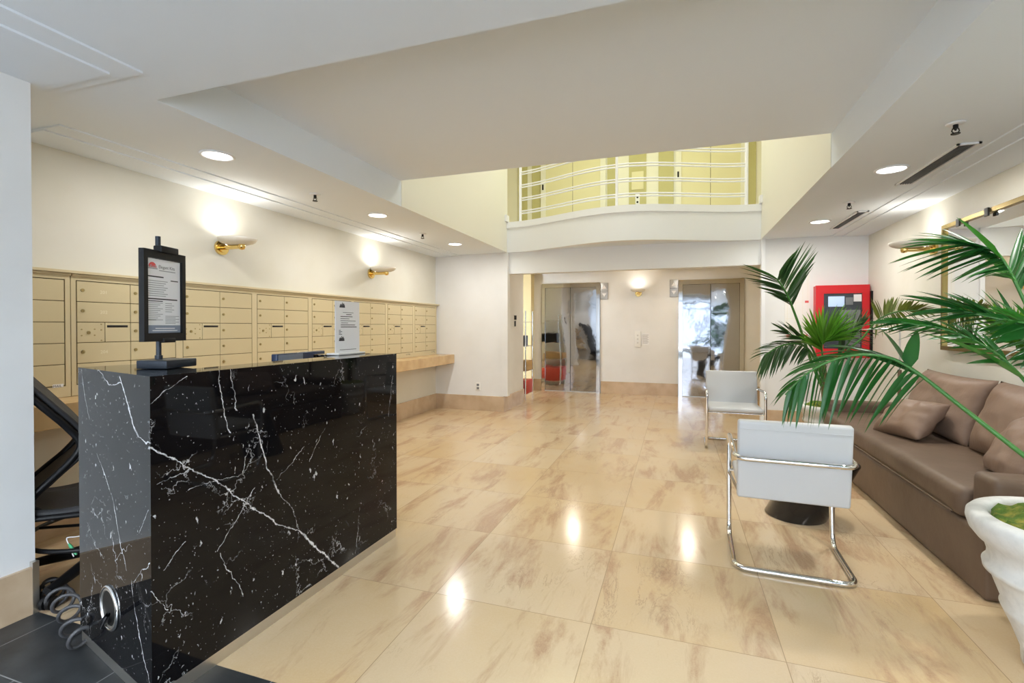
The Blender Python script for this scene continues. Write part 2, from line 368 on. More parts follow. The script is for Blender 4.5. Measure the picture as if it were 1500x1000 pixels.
def thing(name, label, cat, loc=(0, 0, 0), group=None):
    o = bpy.data.objects.new(name, None); col.objects.link(o); o.location = loc; o.empty_display_size = 0.1
    o['label'] = label; o['category'] = cat
    if group: o['group'] = group
    return o
def struct(name, mb, m): return mb.build(name, m, None, kind='structure')
def tag(o, label, cat, group=None):
    o['label'] = label; o['category'] = cat
    if group: o['group'] = group
    return o
def copy_tree(o, parent=None):
    c = o.copy(); col.objects.link(c); c.parent = parent
    for ch in [x for x in o.children]: copy_tree(ch, c)
    return c
def dup(o, loc, label, group=None, rotz=0.0):
    c = copy_tree(o); c.location = loc; c.rotation_euler = (0, 0, rotz); c['label'] = label
    if group: c['group'] = group
    return c
def fillet(pts, r, seg=7, closed=False):
    pts = [Vector(p) for p in pts]; out = []; N = len(pts)
    for i, p in enumerate(pts):
        if not closed and i in (0, N - 1): out.append(p); continue
        a = pts[(i - 1) % N]; c = pts[(i + 1) % N]; da = (a - p); dc = (c - p); k = min(r, da.length * .49, dc.length * .49)
        s0 = p + da.normalized() * k; s1 = p + dc.normalized() * k
        for j in range(seg + 1):
            t = j / seg; out.append(s0 * (1 - t) ** 2 + p * 2 * t * (1 - t) + s1 * t * t)
    return out
def catmull(pts, n=8):
    P = [Vector(p) for p in pts]; P = [P[0] * 2 - P[1]] + P + [P[-1] * 2 - P[-2]]; out = []
    for i in range(1, len(P) - 2):
        for j in range(n):
            t = j / n; p0, p1, p2, p3 = P[i - 1:i + 3]
            out.append(0.5 * ((2 * p1) + (p2 - p0) * t + (2 * p0 - 5 * p1 + 4 * p2 - p3) * t * t + (3 * p1 - p0 - 3 * p2 + p3) * t ** 3))
    out.append(P[-2]); return out
def sample(poly, t):
    L = [0.0]
    for a, b in zip(poly, poly[1:]): L.append(L[-1] + (b - a).length)
    d = max(0, min(1, t)) * L[-1]
    for i in range(len(poly) - 1):
        if d <= L[i + 1] or i == len(poly) - 2:
            k = (d - L[i]) / max(1e-9, L[i + 1] - L[i]); return poly[i].lerp(poly[i + 1], k)
def text_mb(mb, s, size, origin, right, up, depth=0.0006, align='LEFT'):
    cu = bpy.data.curves.new('t', 'FONT'); cu.body = s; cu.size = size; cu.align_x = align; cu.resolution_u = 2
    o = bpy.data.objects.new('t', cu); col.objects.link(o); dg = bpy.context.evaluated_depsgraph_get()
    me = bpy.data.meshes.new_from_object(o.evaluated_get(dg))
    r_, u_ = Vector(right).normalized(), Vector(up).normalized(); n_ = r_.cross(u_)
    mb.add([Vector(origin) + r_ * v.co.x + u_ * v.co.y + n_ * depth for v in me.vertices], [tuple(p.vertices) for p in me.polygons])
    bpy.data.objects.remove(o); bpy.data.curves.remove(cu); bpy.data.meshes.remove(me); return mb
def quad(mb, origin, right, up, x0, x1, y0, y1, depth=0.0006):
    r_, u_ = Vector(right).normalized(), Vector(up).normalized(); n_ = r_.cross(u_)
    return mb.add([Vector(origin) + r_ * x + u_ * y + n_ * depth for x, y in ((x0, y0), (x1, y0), (x1, y1), (x0, y1))], [(0, 1, 2, 3)])

# ================================================================== SETTING
S, XL, XR, YB, YE = 2.42, -3.65, 2.20, 6.96, 9.55
LX, RX = -2.44, 1.03           # inner edges of the two soffits
NX, NY = -2.77, 1.39           # near white wall and its end
struct('floor', MB().box(-4.2, 2.4, NY, 9.9, -0.12, 0), 'floor')
struct('floor_entry', MB().box(-4.2, 2.4, -2.6, NY, -0.12, 0), 'slate')
struct('wall_left', MB().box(XL - .15, XL, NY, 7.9, 0, S + .1), 'plaster')
struct('wall_left_near', MB().box(XL - .15, NX, -2.4, NY, 0, S - .020), 'plaster_white')
struct('wall_right', MB().box(XR, XR + .15, -2.6, 7.4, 0, S + .1), 'plaster')
struct('wall_back_left', MB().box(XL, -2.50, YB, 7.98, 0, S), 'plaster_white')
struct('wall_back_right', MB().box(1.06, XR, YB, 7.12, 0, S), 'plaster_white')
struct('wall_lobby_right', MB().box(1.50, 1.62, 7.12, YE, 0, 2.5), 'lobby_yellow')
struct('wall_elevator', MB().box(-2.76, 1.62, YE, YE + .15, 0, 2.6), 'plaster_white')
struct('wall_elevator_left', MB().box(-4.1, -2.76, 9.33, YE + .15, 0, 2.6), 'lobby_yellow')
struct('wall_corridor', MB().box(-4.2, -4.1, 7.98, 9.4, 0, 2.6), 'upper_wall')
struct('wall_lintel', MB().box(-2.50, 1.06, 7.0, 7.14, 2.10, 2.46), 'trim_white')
# ceilings
struct('ceiling', MB().box(NX - .9, XR, -2.6, 1.72, S, S + .3), 'ceiling')
struct('ceiling_left', MB().box(XL, LX, 1.72, YB, S, S + .3), 'ceiling')
struct('ceiling_right', MB().box(RX, XR, 1.72, YB, S, S + .3), 'ceiling')
struct('ceiling_raised', MB().box(LX, RX, 1.72, 3.97, 2.66, 2.8), 'ceiling')
struct('ceiling_lobby', MB().box(-4.1, 1.6, 7.14, YE, 2.37, 2.44), 'orange')
struct('trim_1', MB().box(NX - .88, -2.225, -2.6, 1.51, S - .010, S), 'ceiling')
struct('trim_2', MB().box(NX - .88, -2.350, -2.6, 1.455, S - .020, S - .010), 'ceiling')
struct('trim_3', MB().box(XL, -3.235, 1.75, YB, S - .009, S), 'ceiling')
struct('trim_4', MB().box(XL, -3.375, 1.75, YB, S - .018, S - .009), 'ceiling')
struct('trim_5', MB().box(1.805, XR, 1.75, YB, S - .009, S), 'ceiling')
struct('trim_6', MB().box(1.92, XR, 1.75, YB, S - .018, S - .009), 'ceiling')
struct('trim_7', MB().box(-2.515, -2.42, 6.93, 7.03, 0.24, S), 'plaster_white')
struct('trim_8', MB().box(1.03, 1.075, 6.935, 7.03, 0.0, S), 'trim_white')
# upper storey
struct('wall_upper_left', MB().box(LX - .12, LX, 3.97, 6.98, S + .3, 5.4), 'upper_wall')
struct('wall_upper_right', MB().box(RX, RX + .12, 3.97, 6.98, S + .3, 5.4), 'upper_wall')
struct('wall_atrium_left', MB().box(LX, LX + .004, 3.975, YB - .01, S, S + .3), 'upper_wall')
struct('wall_atrium_right', MB().box(RX - .004, RX, 3.975, YB - .01, S, S + .3), 'upper_wall')
struct('wall_upper_front', MB().box(LX - .12, RX + .12, 3.85, 3.965, 2.70, 5.4), 'upper_wall')
struct('wall_upper_back', MB().box(-3.5, 1.75, YE, YE + .15, 2.6, 5.4), 'upper_wall')
struct('wall_upper_side_left', MB().box(-3.5, -3.36, 6.98, YE, 2.44, 5.4), 'orange')
struct('wall_upper_side_right', MB().box(1.60, 1.75, 6.98, YE, 2.44, 5.4), 'orange')
struct('wall_upper_jamb_left', MB().box(-3.5, LX - .12, 6.90, 6.98, 2.44, 5.4), 'upper_wall')
struct('wall_upper_jamb_right', MB().box(RX + .12, 1.75, 6.90, 6.98, 2.44, 5.4), 'upper_wall')
struct('ceiling_upper', MB().box(-3.5, 1.75, 3.85, YE + .15, 5.4, 5.5), 'ceiling')
mb = MB()
for xa, xb in ((-3.10, -2.90), (-2.80, -2.62), (-1.28, -1.12), (-0.87, -0.55), (-0.33, -0.06), (1.20, 1.32)):
    mb.box(xa, xb, YE - .02, YE, 2.6, 5.4)
struct('trim_9', mb, 'olive')
# balcony front: curved band
def bal(t, inset=0.0):
    x = LX + (RX - LX) * t; return (x, 6.96 - 0.50 * (0.5 - 0.5 * math.cos(2 * math.pi * t)) + inset)
NB = 48
def band(o, th, z0, z1):
    p = [bal(i / NB, -o) for i in range(NB + 1)] + [bal(i / NB, th) for i in range(NB, -1, -1)]
    m_ = MB(); n = len(p); k = NB + 1
    vs = [(x, y, z0) for x, y in p] + [(x, y, z1) for x, y in p]
    fs = []
    for i in range(NB):
        j = n - 1 - i
        fs += [(i, i + 1, j - 1, j), (n + i, n + j, n + j - 1, n + i + 1)]
    fs += [(i, (i + 1) % n, n + (i + 1) % n, n + i) for i in range(n)]
    return m_.add(vs, fs, True)
def flatshade(o, ang=35):
    me = o.data; bm = bmesh.new(); bm.from_mesh(me)
    for e in bm.edges:
        if len(e.link_faces) == 2 and e.calc_face_angle(0) > R(ang): e.smooth = False
    bm.to_mesh(me); bm.free()
flatshade(struct('wall_balcony', band(0.0, 0.12, 2.42, 2.785), 'trim_white'))
flatshade(struct('trim_10', band(0.022, 0.14, 2.785, 2.875), 'trim_white'))
sl = [bal(i / NB, 0.10) for i in range(NB + 1)]
struct('floor_upper', MB().prism([(LX - 0.0, 7.2)] + sl + [(RX, 7.2)], 2.44, 2.80).box(-3.36, 1.60, 7.2, YE, 2.44, 2.80), 'ceiling')
struct('trim_11', MB().box(LX, LX + .03, 6.86, 6.98, 2.875, 2.97).box(RX - .03, RX, 6.86, 6.98, 2.875, 2.97), 'trim_white')
# baseboards
bh = 0.23
struct('baseboard_left', MB().box(XL, XL + .02, NY, YB, 0, bh), 'base')
struct('baseboard_back_left', MB().box(XL + .02, -2.48, YB - .02, YB, 0, bh).box(-2.50, -2.48, YB, 7.98, 0, bh), 'base')
struct('baseboard_back_right', MB().box(1.06, XR, YB - .02, YB, 0, bh), 'base')
struct('baseboard_right', MB().box(XR - .02, XR, -2.6, YB - .02, 0, bh), 'base')
struct('baseboard_near', MB().box(NX, NX + .02, -2.6, NY - .02, 0, 0.212), 'base')
struct('trim_12', MB().box(NX - .03, NX + .022, NY - .02, NY + .004, 0, 0.235), 'steel')
struct('baseboard_elevator', MB().box(-1.40, 0.03, YE - .02, YE, 0, bh).box(-2.76, -2.60, YE - .02, YE, 0, bh).box(1.15, 1.50, YE - .02, YE, 0, bh), 'base')
struct('baseboard_elevator_left', MB().box(-4.1, -2.74, 9.31, 9.33, 0, bh).box(-2.76, -2.74, 9.33, YE, 0, bh), 'base')
# street side behind the camera
mb = MB().box(-2.8, XR, -2.6, -2.4, 0, .25).box(-2.8, XR, -2.6, -2.4, 2.38, 2.5).box(-2.8, -2.56, -2.6, -2.4, 0, 2.5).box(2.0, XR, -2.6, -2.4, 0, 2.5)
struct('wall_street', mb, 'plaster_white')
mb = MB()
for x in (-2.55, -1.4, -0.3, 0.85, 1.97): mb.box(x - .03, x + .03, -2.53, -2.46, .25, 2.38)
for z in (.28, 1.85, 2.35): mb.box(-2.56, 2.0, -2.53, -2.46, z - .03, z + .03)
struct('window_1', mb, 'window_frame')
struct('ground_street', MB().box(-9, 9, -12, -2.62, -0.14, -0.02), 'sunlit_street')
mb = MB().box(-9, 9, -12.3, -12, 0, 3.6)
for x in range(-8, 9, 2):
    for z in (.5, 2.0): mb.box(x - .6, x + .6, -12.0, -11.9, z, z + 1.2)
struct('wall_across_street', mb, 'facade')

# ================================================================== ELEVATORS
def elevator(x0, x1, label):
    t = thing('elevator', label, 'elevator', ((x0 + x1) / 2, YE, 0), 'ground floor elevators')
    H = 2.16; fw_ = .07; xm = (x0 + x1) / 2
    MB().box(x0, x0 + fw_, YE - .03, YE - .001, 0, H).box(x1 - fw_, x1, YE - .03, YE - .001, 0, H).box(x0 + fw_, x1 - fw_, YE - .03, YE - .001, H - .085, H).build('door_frame', 'chrome', t)
    for a, b in ((x0 + fw_ + .003, xm - .005), (xm + .005, x1 - fw_ - .003)):
        mb = MB(); nx, nz = 14, 30
        vs = [(a + (b - a) * i / nx, YE - .014 - .003 * math.sin(3.1 * i / nx + a) * math.sin(6 * j / nz) - .0022 * math.sin(17 * j / nz + 2 * a), 0.012 + (H - .10) * j / nz) for j in range(nz + 1) for i in range(nx + 1)]
        mb.add(vs, [(j * (nx + 1) + i, j * (nx + 1) + i + 1, (j + 1) * (nx + 1) + i + 1, (j + 1) * (nx + 1) + i) for j in range(nz) for i in range(nx)], True)
        mb.build('door_panel', 'elevator', t)
    MB().box(x0 + fw_, x1 - fw_, YE - .007, YE - .001, .01, H - .085).build('door_seam', 'slot', t)
    MB().box(x0 + fw_, x1 - fw_, YE - .045, YE - .001, 0.0, 0.012).build('sill', 'steel', t)
elevator(-2.592, -1.419, 'polished steel elevator doors on the left, beside the yellow lit corner')
elevator(0.035, 1.14, 'polished steel elevator doors on the right, behind the far white chair')
def upper_elevator(x0, x1, label):
    t = thing('upper_elevator', label, 'elevator', ((x0 + x1) / 2, YE, 2.8), 'upper floor elevators')
    xm = (x0 + x1) / 2; H = 4.95
    MB().box(x0 - .10, x0, YE - .05, YE - .001, 2.8, H).box(x1, x1 + .10, YE - .05, YE - .001, 2.8, H).box(x0, x1, YE - .05, YE - .001, H - .1, H).build('door_frame', 'upper_wall', t)
    for a, b in ((x0, xm - .004), (xm + .004, x1)): MB().box(a, b, YE - .025, YE - .001, 2.8, H - .1).build('door_panel', 'upper_door', t)
    MB().box(xm - .004, xm + .004, YE - .022, YE - .001, 2.8, H - .1).build('door_seam', 'gap', t)
    MB().rbox(x0 - .07, x0 - .04, YE - .06, YE - .045, 4.05, 4.16, .004).build('sensor', 'black', t)
upper_elevator(-2.508, -1.41, 'cream upper floor elevator doors behind the left half of the railing')
upper_elevator(0.075, 1.076, 'cream upper floor elevator doors behind the right half of the railing')
t = thing('upper_call_station', 'brass call panel on upper wall behind the railing', 'call buttons', (-.71, YE, 3.7))
MB().rbox(-.82, -.60, YE - .035, YE - .021, 3.90, 4.24, .004).build('plate', 'upper_door', t)
MB().rbox(-.75, -.67, YE - .035, YE - .021, 3.60, 3.82, .004).build('button_plate', 'trim_white', t)
for z in (3.66, 3.75): MB().cyl((-.71, YE - .045, z), (-.71, YE - .034, z), .018, n=16).build('button', 'black', t)
def indicator(x, z, label):
    t = thing('elevator_indicator', label, 'indicator', (x, YE, z), 'elevator direction indicators')
    MB().rbox(x - .072, x + .072, YE - .022, YE - .001, z - .16, z + .16, .004).build('plate', 'indicator', t)
    MB().box(x - .072, x + .072, YE - .025, YE - .0215, z - .004, z + .004).build('divider', 'indicator_dark', t)
    MB().add([(x - .042, YE - .024, z + .045), (x + .042, YE - .024, z + .045), (x, YE - .024, z + .115)], [(0, 1, 2)]).build('up_arrow', 'arrow', t)
    MB().add([(x - .042, YE - .024, z - .045), (x + .042, YE - .024, z - .045), (x, YE - .024, z - .115)], [(0, 2, 1)]).build('down_arrow', 'arrow', t)
indicator(-1.335, 1.99, 'grey up and down arrow plate right of the left elevator')
indicator(-.05, 2.01, 'grey up and down arrow plate left of the right elevator')
t = thing('call_button_plate', 'white elevator call button plate between the two elevators', 'call buttons', (-.70, YE, 1.06))
MB().rbox(-.755, -.645, YE - .02, YE - .001, .91, 1.21, .004).build('plate', 'outlet', t)
for z in (.99, 1.06, 1.13): MB().cyl((-.70, YE - .028, z), (-.70, YE - .019, z), .016, n=16).build('button', 'steel', t)
t = thing('notice', 'small white paper notice right of the elevator call buttons', 'notice', (-.56, YE, 1.06))
MB().box(-.63, -.49, YE - .006, YE - .001, .95, 1.17).build('sheet', 'paper', t)
mb = MB(); [quad(mb, (-.62, YE - .006, .96), (1, 0, 0), (0, 0, 1), .01, .10 + .02 * (i % 2), .02 + .022 * i, .028 + .022 * i) for i in range(8)]; mb.build('text_lines', 'ink_grey', t)

# ================================================================== BALCONY RAILING
t = thing('balcony_railing', 'white curved metal railing on the upper balcony edge', 'railing', (-.7, 6.6, 2.875))
def railcurve(z): return [(bal(.06 + .89 * i / 40, .03)[0], bal(.06 + .89 * i / 40, .03)[1], z) for i in range(41)]
for u, r in ((.06, .022), (.487, .018), (.95, .022)):
    x, y = bal(u, .03); MB().cyl((x, y, 2.865), (x, y, 3.72), r, n=14).build('post', 'trim_white', t)
for z in (2.995, 3.030, 3.19, 3.225, 3.385, 3.42, 3.58, 3.615): MB().tube(railcurve(z), .0105, 8).build('rail', 'trim_white', t)

# ================================================================== LIGHT FITTINGS
def downlight(x, y, z, label, power, colr, r=.085):
    t = thing('downlight', label, 'ceiling light', (x, y, z), 'recessed ceiling downlights')
    MB().lathe([(r + .018, -.001), (r + .018, -.006), (r + .008, -.010), (r, -.006), (r, -.001)], 36, (x, y, z)).build('trim_ring', 'trim_white', t)
    MB().disc((x, y, z - .004), r, (0, 0, -1)).build('lens', 'lamp_glow', t)
    area('downlight_lamp', (x, y, z - .012), r * 1.6, power, colr)
for y, lab, pw in ((2.40, 'left soffit downlight nearest the near white wall', 9), (4.20, 'left soffit downlight in the middle of its row of three', 11), (6.0, 'left soffit downlight farthest along, near the back corner', 13)):
    downlight(-2.85, y, S, lab, pw, SOFT)
for y, lab, pw in ((4.15, 'right soffit downlight beside the long air vent', 15), (5.97, 'right soffit downlight beside the far air vent', 16)):
    downlight(1.445, y, S, lab, pw, SOFT)
downlight(1.445, 2.35, S, 'right soffit downlight above the near planter', 15, SOFT)
for x, lab in ((.20, 'elevator lobby downlight before the right elevator'), (-1.75, 'elevator lobby downlight before the left elevator')):
    downlight(x, 8.6, 2.37, lab, 12, WARM, .07)

def shell_mb(c, out, L, W, T):
    """shallow elongated bowl reaching away from the wall"""
    out = Vector(out).normalized(); side = Vector((0, 0, 1)).cross(out); mb = MB(); n, k = 40, 7
    vs = []
    for j in range(k):          # outer bowl
        a = j / (k - 1) * math.pi / 2
        for i in range(n):
            th = 2 * math.pi * i / n; vs.append(Vector(c) + out * (L / 2 + L / 2 * math.cos(th) * math.cos(a) ** .6) + side * (W / 2 * math.sin(th) * math.cos(a) ** .6) - Vector((0, 0, T * math.sin(a))))
    for j in range(k):          # inner bowl
        a = (1 - j / (k - 1)) * math.pi / 2
        for i in range(n):
            th = 2 * math.pi * i / n; vs.append(Vector(c) + out * (L / 2 + (L / 2 - .008) * math.cos(th) * math.cos(a) ** .6) + side * ((W / 2 - .008) * math.sin(th) * math.cos(a) ** .6) - Vector((0, 0, (T - .008) * math.sin(a))))
    fs = [(j * n + i, j * n + (i + 1) % n, (j + 1) * n + (i + 1) % n, (j + 1) * n + i) for j in range(2 * k - 1) if j != k - 1 for i in range(n)]
    fs += [((2 * k - 1) * n + i, (2 * k - 1) * n + (i + 1) % n, (i + 1) % n, i) for i in range(n)]
    return mb.add(vs, fs, True)
def sconce(x, y, z, out, label, power, L=.33):
    t = thing('wall_sconce', label, 'wall lamp', (x, y, z), 'brass and white wall sconces'); o = Vector(out); c = Vector((x, y, z))
    MB().cyl(c + o * .001, c + o * .022, .062, n=32).cyl(c + o * .022, c + o * .034, .040, n=32).build('backplate', 'brass', t)
    MB().cyl(c + o * .03, c + o * (L * .70), .020, n=20).build('arm', 'brass', t)
    MB().lathe([(0.0, -.03), (.022, -.024), (.030, -.004), (.026, .02)], 20, c + o * (L * .70)).build('arm_cap', 'brass', t)
    shell_mb(c + o * .02 + Vector((0, 0, .068)), out, L, .27, .055).build('shade', 'shell', t)
    MB().lathe([(.045, .0), (.045, .022), (0.0, .026)], 20, c + o * .12 + Vector((0, 0, .018))).build('bulb', 'lamp_glow', t)
    area('sconce_lamp', c + o * .14 + Vector((0, 0, .062)), .10, power, (1.0, .93, .82), (R(180), 0, 0), spread=150)
sconce(XL, 3.10, 1.965, (1, 0, 0), 'brass wall sconce on left wall, above the mailboxes near the sign stand', 1.7)
sconce(XL, 5.22, 1.965, (1, 0, 0), 'brass wall sconce on left wall, farther along toward the back corner', 1.7)
sconce(XR, 5.36, 2.00, (-1, 0, 0), 'white shell wall sconce beside the mirror on the right wall', 1.3)
sconce(-.69, YE, 1.93, (0, -1, 0), 'wall sconce between the two elevators', 1.0, .26)

def sprinkler(x, y, label):
    t = thing('sprinkler_head', label, 'sprinkler', (x, y, S), 'black ceiling sprinkler heads')
    MB().lathe([(.0, -.001), (.045, -.002), (.040, -.008), (.014, -.010), (0, -.010)], 24, (x, y, S)).build('escutcheon', 'trim_white', t)
    MB().cyl((x, y, S - .008), (x, y, S - .032), .012, n=14).cyl((x, y, S - .032), (x, y, S - .042), .007, .004, n=12).tube([(x - .013, y, S - .03), (x - .017, y, S - .045), (x - .006, y, S - .058)], .003, 6).tube([(x + .013, y, S - .03), (x + .017, y, S - .045), (x + .006, y, S - .058)], .003, 6).build('body', 'black', t)
    MB().cyl((x, y, S - .057), (x, y, S - .061), .021, n=18).build('deflector', 'black', t)
sprinkler(-2.90, 3.365, 'black sprinkler head on left soffit between the first two downlights')
sprinkler(-2.905, 5.21, 'black sprinkler head on left soffit near the back wall')
sprinkler(1.452, 3.326, 'black sprinkler head on right soffit, closest to the camera')
sprinkler(1.471, 5.131, 'black sprinkler head on right soffit between the two air vents')
def vent(x0, x1, y0, y1, label):
    t = thing('air_vent', label, 'vent', ((x0 + x1) / 2, (y0 + y1) / 2, S), 'linear ceiling vents')
    MB().box(x0 + .01, x1 - .01, y0 + .01, y1 - .01, S - .004, S - .001).build('backing', 'vent_dark', t)
    MB().box(x0, x0 + .014, y0, y1, S - .012, S - .001).box(x1 - .014, x1, y0, y1, S - .012, S - .001).box(x0, x1, y0, y0 + .014, S - .012, S - .001).box(x0, x1, y1 - .014, y1, S - .012, S - .001).build('frame', 'trim_white', t)
    mb = MB()
    for i in range(5):
        x = x0 + .030 + i * (x1 - x0 - .05) / 4.6; mb.box(x, x + .004, y0 + .014, y1 - .014, S - .011, S - .003)
    mb.build('grille', 'indicator_dark', t)
vent(1.625, 1.745, 3.70, 4.60, 'long dark slotted air vent on the right soffit, nearer one')
vent(1.655, 1.755, 5.55, 6.43, 'long dark slotted air vent on the right soffit, farther one')

# ================================================================== MAILBOXES
MX = -3.600
def mail_unit(cols, width, numbers=None):
    """unit in local space: origin at its lower near corner on the wall, y along the wall, x out"""
    t = thing('mailbox_bank', '', 'mailbox bank', (0, 0, 0), 'beige mailbox banks along the left wall')
    D = .046; H = .77; m = .030; cw = (width - 2 * m) / cols; top = .728; rh = .1315
    MB().box(0, D - .008, 0, width, 0, H).build('cabinet', 'mail_frame', t)
    fr = MB().box(D - .008, D, 0, m - .004, 0, H).box(D - .008, D, width - m + .004, width, 0, H).box(D - .008, D, m - .004, width - m + .004, 0, top - 5 * rh - .004).box(D - .008, D, m - .004, width - m + .004, top + .004, H)
    fr.box(D, D + .012, 0, width, H - .014, H); fr.build('frame', 'mail_frame', t)
    MB().box(D - .008, D - .0065, m - .004, width - m + .004, top - 5 * rh - .004, top + .004).build('shadow_gap', 'gap', t)
    def lockmb(y, z): return MB().cyl((D, y, z), (D + .006, y, z), .0105, n=16).box(D + .006, D + .0075, y - .0015, y + .0015, z - .006, z + .006)
    for c in range(cols):
        for r_ in range(5):
            y0 = m + c * cw; z1 = top - r_ * rh; z0 = z1 - rh
            if c == 0 and r_ == 2 and cols == 2:
                ym = y0 + cw * .5
                lp = MB().rbox(D - .006, D + .001, y0 + .002, ym - .002, z0 + .002, z1 - .002, .0015, 1, smooth=False).build('lock_panel', 'mail', t)
                lockmb(y0 + cw * .20, (z0 + z1) / 2).build('lock', 'lock', lp)
                sc = MB()
                for yy, zz in ((.08, .65), (.08, .35), (.31, .66), (.31, .36), (.43, .9), (.43, .62), (.43, .1)): sc.cyl((D, y0 + cw * yy, z0 + rh * zz), (D + .003, y0 + cw * yy, z0 + rh * zz), .0045, n=10)
                sc.build('rivets', 'lock', lp)
                sp = MB().rbox(D - .006, D + .001, ym + .002, y0 + cw - .002, z0 + .002, z1 - .002, .0015, 1, smooth=False).build('slot_door', 'mail', t)
                MB().rbox(D, D + .0016, ym + .012, y0 + cw - .018, z1 - .034, z1 - .018, .0007, 1).build('mail_slot', 'slot', sp)
                continue
            d = MB().rbox(D - .006, D + .001, y0 + .002, y0 + cw - .002, z0 + .002, z1 - .002, .0015, 1, smooth=False).build('door', 'mail', t)
            lockmb(y0 + cw * .10, (z0 + z1) / 2 + .008).build('lock', 'lock', d)
            if numbers and numbers.get((c, r_)):
                text_mb(MB(), numbers[(c, r_)], .030, (D + .001, y0 + cw * .48, (z0 + z1) / 2 - .008), (0, 1, 0), (0, 0, 1), align='CENTER').build('number', 'ink_pale', d)
    return t
MZ = .862; MXB = XL + .001
ul = ['beige mailbox bank directly behind the black sign stand', 'beige mailbox bank just right of the black sign stand, below the near sconce', 'beige mailbox bank above the desk middle, two along from the sign stand',
      'beige mailbox bank partly hidden by left edge of the white paper sign', 'beige mailbox bank showing right of the white paper sign', 'beige mailbox bank second from the back corner', 'beige mailbox bank in the back corner over the shelf end']
u0 = mail_unit(2, .70, {(0, 0): '201', (0, 1): '202', (0, 3): '204'}); u0.location = (MXB, 2.0, MZ); u0['label'] = ul[0]
proto = mail_unit(2, .70); proto.location = (MXB, 2.70, MZ); proto['label'] = ul[1]
for i in range(2, 7): dup(proto, (MXB, 2.0 + .70 * i, MZ), ul[i])
ue = mail_unit(1, .56, {(0, i): s_ for i, s_ in enumerate(('105', '106', '107', '108', '109'))}); ue.location = (MXB, 1.435, MZ); ue['label'] = 'leftmost beige mailbox bank, cut off by the near white wall'
t = thing('mailbox_sticker', 'white label sticker on the lowest box behind the office chair', 'sticker', (MX, 1.70, .98))
MB().box(MXB + .0475, MXB + .0485, 1.80, 1.845, .915, .94).box(MXB + .0475, MXB + .0485, 1.90, 1.955, .925, .945).build('label_paper', 'paper', t)
text_mb(MB(), 'MAIL', .020, (MXB + .0485, 1.902, .927), (0, 1, 0), (0, 0, 1)).build('print', 'ink', t)
for y, lab in ((5.98, 'small black print on the bottom box second from the back corner'), (6.72, 'small black print on the bottom box in the back corner')):
    tag(text_mb(MB(), 'U.S. MAIL', .030, (MXB + .0475, y, .895), (0, 1, 0), (0, 0, 1), .001).build('mail_lettering', 'ink', None), lab, 'lettering', 'black print on the mailboxes')
mb = MB().box(XL + .001, XL + .075, 1.395, 6.955, 1.634, 1.650).build('mailbox_cornice', 'mail_frame'); tag(mb, 'thin beige cornice strip running along the top of the mailboxes', 'trim strip')
t = tag(MB().rbox(XL + .001, -3.315, 1.40, 6.955, .722, .860, .004, 2, smooth=False).build('wall_shelf', 'shelf'), 'long tan marble shelf under the mailboxes on the left wall', 'shelf')

# ================================================================== RECEPTION DESK
t = thing('reception_desk', 'tall reception desk clad in black white-veined marble', 'reception desk', (-1.9, 1.9, 0))
e0 = Vector((-1.672, 1.150, 0)); ed = Vector((-.97, .245, 0)).normalized(); ei = Vector((.245, .97, 0)).normalized(); e1 = e0 + ed * .68
ZP = .05
fr_ = [(-1.672, 1.150), (-1.640, DYF), (-1.86, DYF), (-1.888, 1.15 + .29)]
MB().prism([tuple(e0.xy), (-1.640, DYF), (-1.86, DYF), tuple((e0 + ed * .22 + ei * .23).xy)], ZP, DZ).build('front_panel', 'marquina', t)
MB().prism([tuple((e0 + ed * .0005).xy), tuple((e0 + ed * .22 + ei * .23).xy), tuple((e1 + ei * .23).xy), tuple(e1.xy)], ZP, DZ).build('end_panel', 'marquina', t)
MB().prism([(-1.861, DYF - .24), (-1.861, DYF), (-2.06, DYF), (-2.06, DYF - .24)], ZP, DZ).build('return_panel', 'marquina', t)
MB().prism([(-1.677, 1.158), (-1.645, DYF - .006), (-1.86, DYF - .006), (-1.888, 1.44)], 0, ZP).prism([tuple((e0 + ed * .006 + ei * .005).xy), tuple((e0 + ed * .22 + ei * .22).xy), tuple((e1 + ei * .22).xy), tuple((e1 + ei * .005).xy)], 0, ZP - .0005).box(-2.05, -1.87, DYF - .22, DYF - .02, 0, ZP - .001).build('plinth', 'steel', t)
MB().box(-2.45, -1.895, 1.60, DYF - .25, .70, .735).box(-2.45, -2.065, DYF - .25, DYF + .1, .70, .735).build('work_surface', 'black', t)
MB().box(-2.25, -1.90, 2.02, DYF - .25, .0, .70).build('pedestal', 'panel_grey', t)
gc = on_plane(161, 890, e0, ENDN) + ENDN * .002
g = MB().torus(gc, .078, .0065, ENDN, 48, 10).build('cable_grommet', 'chrome', t)
MB().disc(gc - ENDN * -.001, .075, ENDN, 32).build('grommet_hole', 'slot', g)
MB().torus(gc + ENDN * .001, .068, .004, ENDN, 40, 8).build('grommet_sleeve', 'steel', g)

